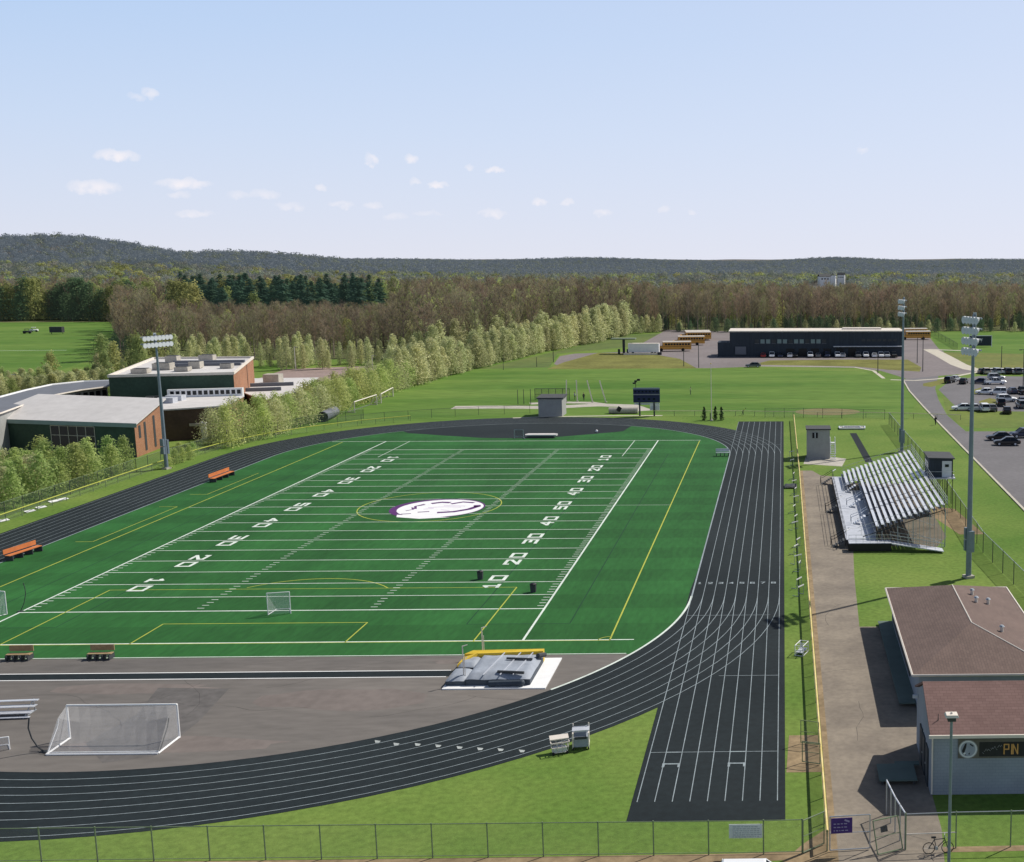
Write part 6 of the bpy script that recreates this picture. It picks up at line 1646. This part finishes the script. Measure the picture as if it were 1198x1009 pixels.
# school buses
def make_bus():
    t = thing('school_bus', 'school bus', 'bus'); L_, W_, H_ = 10.5, 2.45, 3.1
    MB().loft([rr8(W_/2, .55, H_-.25, x, .10) for x in (-L_/2, L_/2-1.6)]).loft([rr8(W_/2-.1, .6, 1.75, L_/2-1.6, .2), rr8(W_/2-.2, .65, 1.55, L_/2, .25)]).build('body', M['busyellow'], t)
    MB().loft([[(x,-W_/2+.05,H_-.27),(x,W_/2-.05,H_-.27),(x,W_/2-.3,H_),(x,-W_/2+.3,H_)] for x in (-L_/2+.05, L_/2-1.65)]).build('roof', M['trim'], t)
    for s in (-1,1):
        for k in range(9): MB().box((-L_/2+.8+k*.88, s*W_/2, 2.2), (.68,.06,.6)).build('window', M['glass'], t)
        MB().box((-.8, s*(W_/2+.01), 1.55), (L_-1.7,.05,.10)).build('stripe', M['black'], t)
        for x in (-L_/2+2.6, L_/2-1.2): MB().tube((x,s*.9,.5), (x,s*1.25,.5), .5, 12).build('wheel', M['tyre'], t)
        MB().box((L_/2-.02, s*.7, 1.1), (.06,.3,.22)).build('headlight', M['lamp'], t)
    MB().box((L_/2-1.58, 0, 2.2), (.08,2.1,.9)).build('windscreen', M['glass'], t); MB().box((-L_/2-.03,0,2.1), (.08,1.6,.8)).build('rear_window', M['glass'], t)
    return Stock(t)
BUS = make_bus()
def bus(px, py, rz, label, grp=None):
    x, y = gp(px, py); BUS.place((x, y, .02), rz, label, grp, 1.12)
bus(789,411,R(187),'orange-yellow school bus parked in front in the bus yard, nearest the white trailer')
bus(806,404,R(187),'orange-yellow school bus in the second rank of the bus yard')
for i, dy in enumerate((0, .9, 1.8)):
    bus(814.5-dy*.8, 398.5-dy, R(187), 'orange-yellow school bus in the back rank of the yard, close beside its neighbours', 'school buses ranked at the back of the yard')
bus(1071,397.5,R(185),'orange-yellow school bus behind the end of the long building, the front one'); bus(1068,394,R(185),'orange-yellow school bus behind the end of the long building, the back one')
# ================================================================ houses far off
for px, py, Yh, rz, lab in ((964,338,1030,R(15),'white gabled house in the far wood, the widest of the three'),(975,334,1060,R(80),'white narrow house between the other two far houses'),(984,333,1080,R(-10),'small white house in the far wood, on the east end')):
    a = (px-CX)/FPX+.0255; x = a*Yh; zt = terrain(x, Yh)
    t = thing('house', lab, 'house', (x, Yh, zt+6), rz); t.scale = (.62 if px > 970 else .9,)*2+(.8,)
    MB().box((0,0,.5), (11,7,12)).build('wall', M['bwhite'], t); MB().prism([(-5.9,-4),(5.9,-4),(5.9,0),(-5.9,0)], [6.3,6.3,9,9], [6.6,6.6,9.3,9.3]).prism([(-5.9,0),(5.9,0),(5.9,4),(-5.9,4)], [9,9,6.3,6.3], [9.3,9.3,6.6,6.6]).build('roof', M['dark'], t)
    for xx in (-3,0,3): MB().box((xx,-3.55,4), (1.4,.1,1.6)).build('window', M['glass'], t)
# ================================================================ small things on the west field
for px, py, lab, m_ in ((40,388.5,'white small vehicle on the west field','bwhite'),(32,390.5,'dark small machine beside the white vehicle on the west field','dark')):
    x, y = gp(px, py); t = thing('utility_vehicle', lab, 'utility vehicle', (x, y, 0), R(20))
    MB().loft([rr8(.8,.4,1.2,xx) for xx in (-1.5,1.5)]).build('body', M[m_], t); MB().box((-.1,0,2.0), (1.6,1.4,.12)).build('roof', M[m_], t)
    for xx in (-.8,.6):
        for yy in (-.6,.6): MB().tube((xx,yy,1.2), (xx,yy,2.0), .05, 4).build('roof_post', M['dark'], t)
    for xx in (-1,1):
        for yy in (-.7,.7): MB().tube((xx,yy-.1,.4), (xx,yy+.1,.4), .4, 10).build('wheel', M['tyre'], t)
x, y = gp(67,391)
t = thing('batting_screen', 'dark boxy screen on the west field', 'screen', (x, y, 0))
MB().box((0,0,1.9), (5.2,2.0,2.4)).build('panel', M['dark'], t)
for xx in (-2.4,2.4): MB().tube((xx,0,0), (xx,0,3.2), .12, 5).build('post', M['dark'], t)
# ================================================================ bicycle
x, y = gp(1086,999)
t = thing('bicycle', 'dark bicycle standing against the lamp post', 'bicycle', (x+.55, y, 0), R(4))
for xx in (-.53,.53):
    wh = MB(); n_ = 20
    rings = [[(xx+(.33+.025*math.cos(b))*math.cos(a), .025*math.sin(b), .345+(.33+.025*math.cos(b))*math.sin(a)) for b in (0,1.57,3.14,4.71)] for a in [2*math.pi*i/n_ for i in range(n_+1)]]
    wh.loft(rings, False); w_ = wh.build('wheel', M['tyre'], t)
    sp_ = MB()
    for i in range(7): a = math.pi*i/7; sp_.tube((xx-.32*math.cos(a),0,.345-.32*math.sin(a)), (xx+.32*math.cos(a),0,.345+.32*math.sin(a)), .006, 3)
    sp_.build('spokes', M['steel'], w_)
fm = MB()
for a, b in (((-.53,.345),(-.1,.33)),((-.53,.345),(-.22,.85)),((-.1,.33),(-.25,.95)),((-.1,.33),(.36,.80)),((-.22,.85),(.34,.88)),((.33,.95),(.53,.345))): fm.tube((a[0],0,a[1]), (b[0],0,b[1]), .025, 6)
fm.build('frame', M['dark'], t); MB().box((-.27,0,.98), (.26,.13,.06)).build('saddle', M['black'], t)
MB().path([(.33,0,.95), (.34,0,1.05), (.42,-.28,1.06)], .018, 5).path([(.34,0,1.05), (.42,.28,1.06)], .018, 5).build('handlebar', M['steel'], t)
MB().tube((-.1,-.06,.33), (-.1,.06,.33), .1, 10).path([(-.1,.08,.33), (-.02,.08,.17)], .015, 4).build('crank', M['steel'], t)
# ================================================================ people
def person(label, px, py, rz, stride, top, legs, bend=0.0):
    x, y = gp(px, py); t = thing('person', label, 'person', (x, y, .01), rz)
    J = {}; V = []; E = []; Rr = []
    def v(p, r_, par=None):
        V.append(p); Rr.append(r_); i = len(V)-1
        if par is not None: E.append((par, i))
        return i
    s = stride; cb, sb = math.cos(bend), math.sin(bend)
    def up(z, xo=0, yo=0): return (xo*cb+(z-.93)*sb, yo, .93+(z-.93)*cb-xo*sb)
    pel = v((0,0,.93), .14); wa = v(up(1.12), .13, pel); ch_ = v(up(1.36), .16, wa); nk = v(up(1.52), .06, ch_); hd_ = v(up(1.66,.02), .095, nk); v(up(1.76,.02), .085, hd_)
    for q_, sg in ((s,1),(-s,-1)):
        hip = v((0,sg*.09,.88), .10, pel); kn = v((q_*.5+.03,sg*.10,.49), .068, hip); an = v((q_*.9-.03,sg*.10,.09), .045, kn); v((q_*.9+.14,sg*.11,.04), .04, an)
        sh = v(up(1.42,0,sg*.19), .065, ch_); elb = v(up(1.14,-q_*.3,sg*.24), .045, sh); wr = v(up(.92,-q_*.3+.12,sg*.24), .035, elb); v(up(.84,-q_*.3+.15,sg*.24), .035, wr)
    me = bpy.data.meshes.new('body'); me.from_pydata(V, E, []); o = bpy.data.objects.new('body', me); COL.objects.link(o); o.parent = t
    md = o.modifiers.new('skin', 'SKIN'); o.modifiers.new('sub', 'SUBSURF').levels = 1; o.modifiers['sub'].render_levels = 1
    for i, r_ in enumerate(Rr): me.skin_vertices[0].data[i].radius = (r_, r_)
    me.skin_vertices[0].data[0].use_root = True
    m = bpy.data.materials.new('outfit'); m.use_nodes = True; nt = m.node_tree; N = nt.nodes; L = nt.links
    tc = N.new('ShaderNodeTexCoord'); sx = N.new('ShaderNodeSeparateXYZ'); L.new(tc.outputs['Object'], sx.inputs[0])
    rp = N.new('ShaderNodeValToRGB'); rp.color_ramp.interpolation = 'CONSTANT'; e_ = rp.color_ramp.elements
    e_[0].color = (.03,.03,.03,1); e_[1].position = .05; e_[1].color = (*legs,1); a_ = e_.new(.53); a_.color = (*top,1); b_ = e_.new(.80 if bend == 0 else .95); b_.color = (.42,.26,.18,1)
    dv = N.new('ShaderNodeMath'); dv.operation = 'DIVIDE'; dv.inputs[1].default_value = 1.9; L.new(sx.outputs[2], dv.inputs[0]); L.new(dv.outputs[0], rp.inputs['Fac']); L.new(rp.outputs['Color'], N['Principled BSDF'].inputs['Base Color']); N['Principled BSDF'].inputs['Roughness'].default_value = .9
    me.materials.append(m)
    h0 = up(1.79,-.01); MB().ball((h0[0]-.02,0,h0[2]-.0), .105, 8, 6, .8).build('hair', M['black'], t)
    return t
person('person in dark clothing walking along the kerb of the access road', 1094.5, 497.5, R(60), .22, (.02,.02,.025), (.02,.02,.03))
person('person in dark clothing standing between the practice poles', 683, 469, R(90), .05, (.02,.02,.03), (.03,.03,.05))
person('person in a pale top standing on the meadow beside the practice poles', 672.5, 468, R(40), .1, (.5,.5,.52), (.03,.03,.04))
person('person in a yellowish top bending forward by the pale-topped far fence', 869, 486, R(10), .2, (.35,.45,.08), (.03,.035,.03), .9)
person('person in a pale yellow top alone out on the meadow', 808, 462, R(200), .12, (.6,.6,.35), (.1,.12,.1))
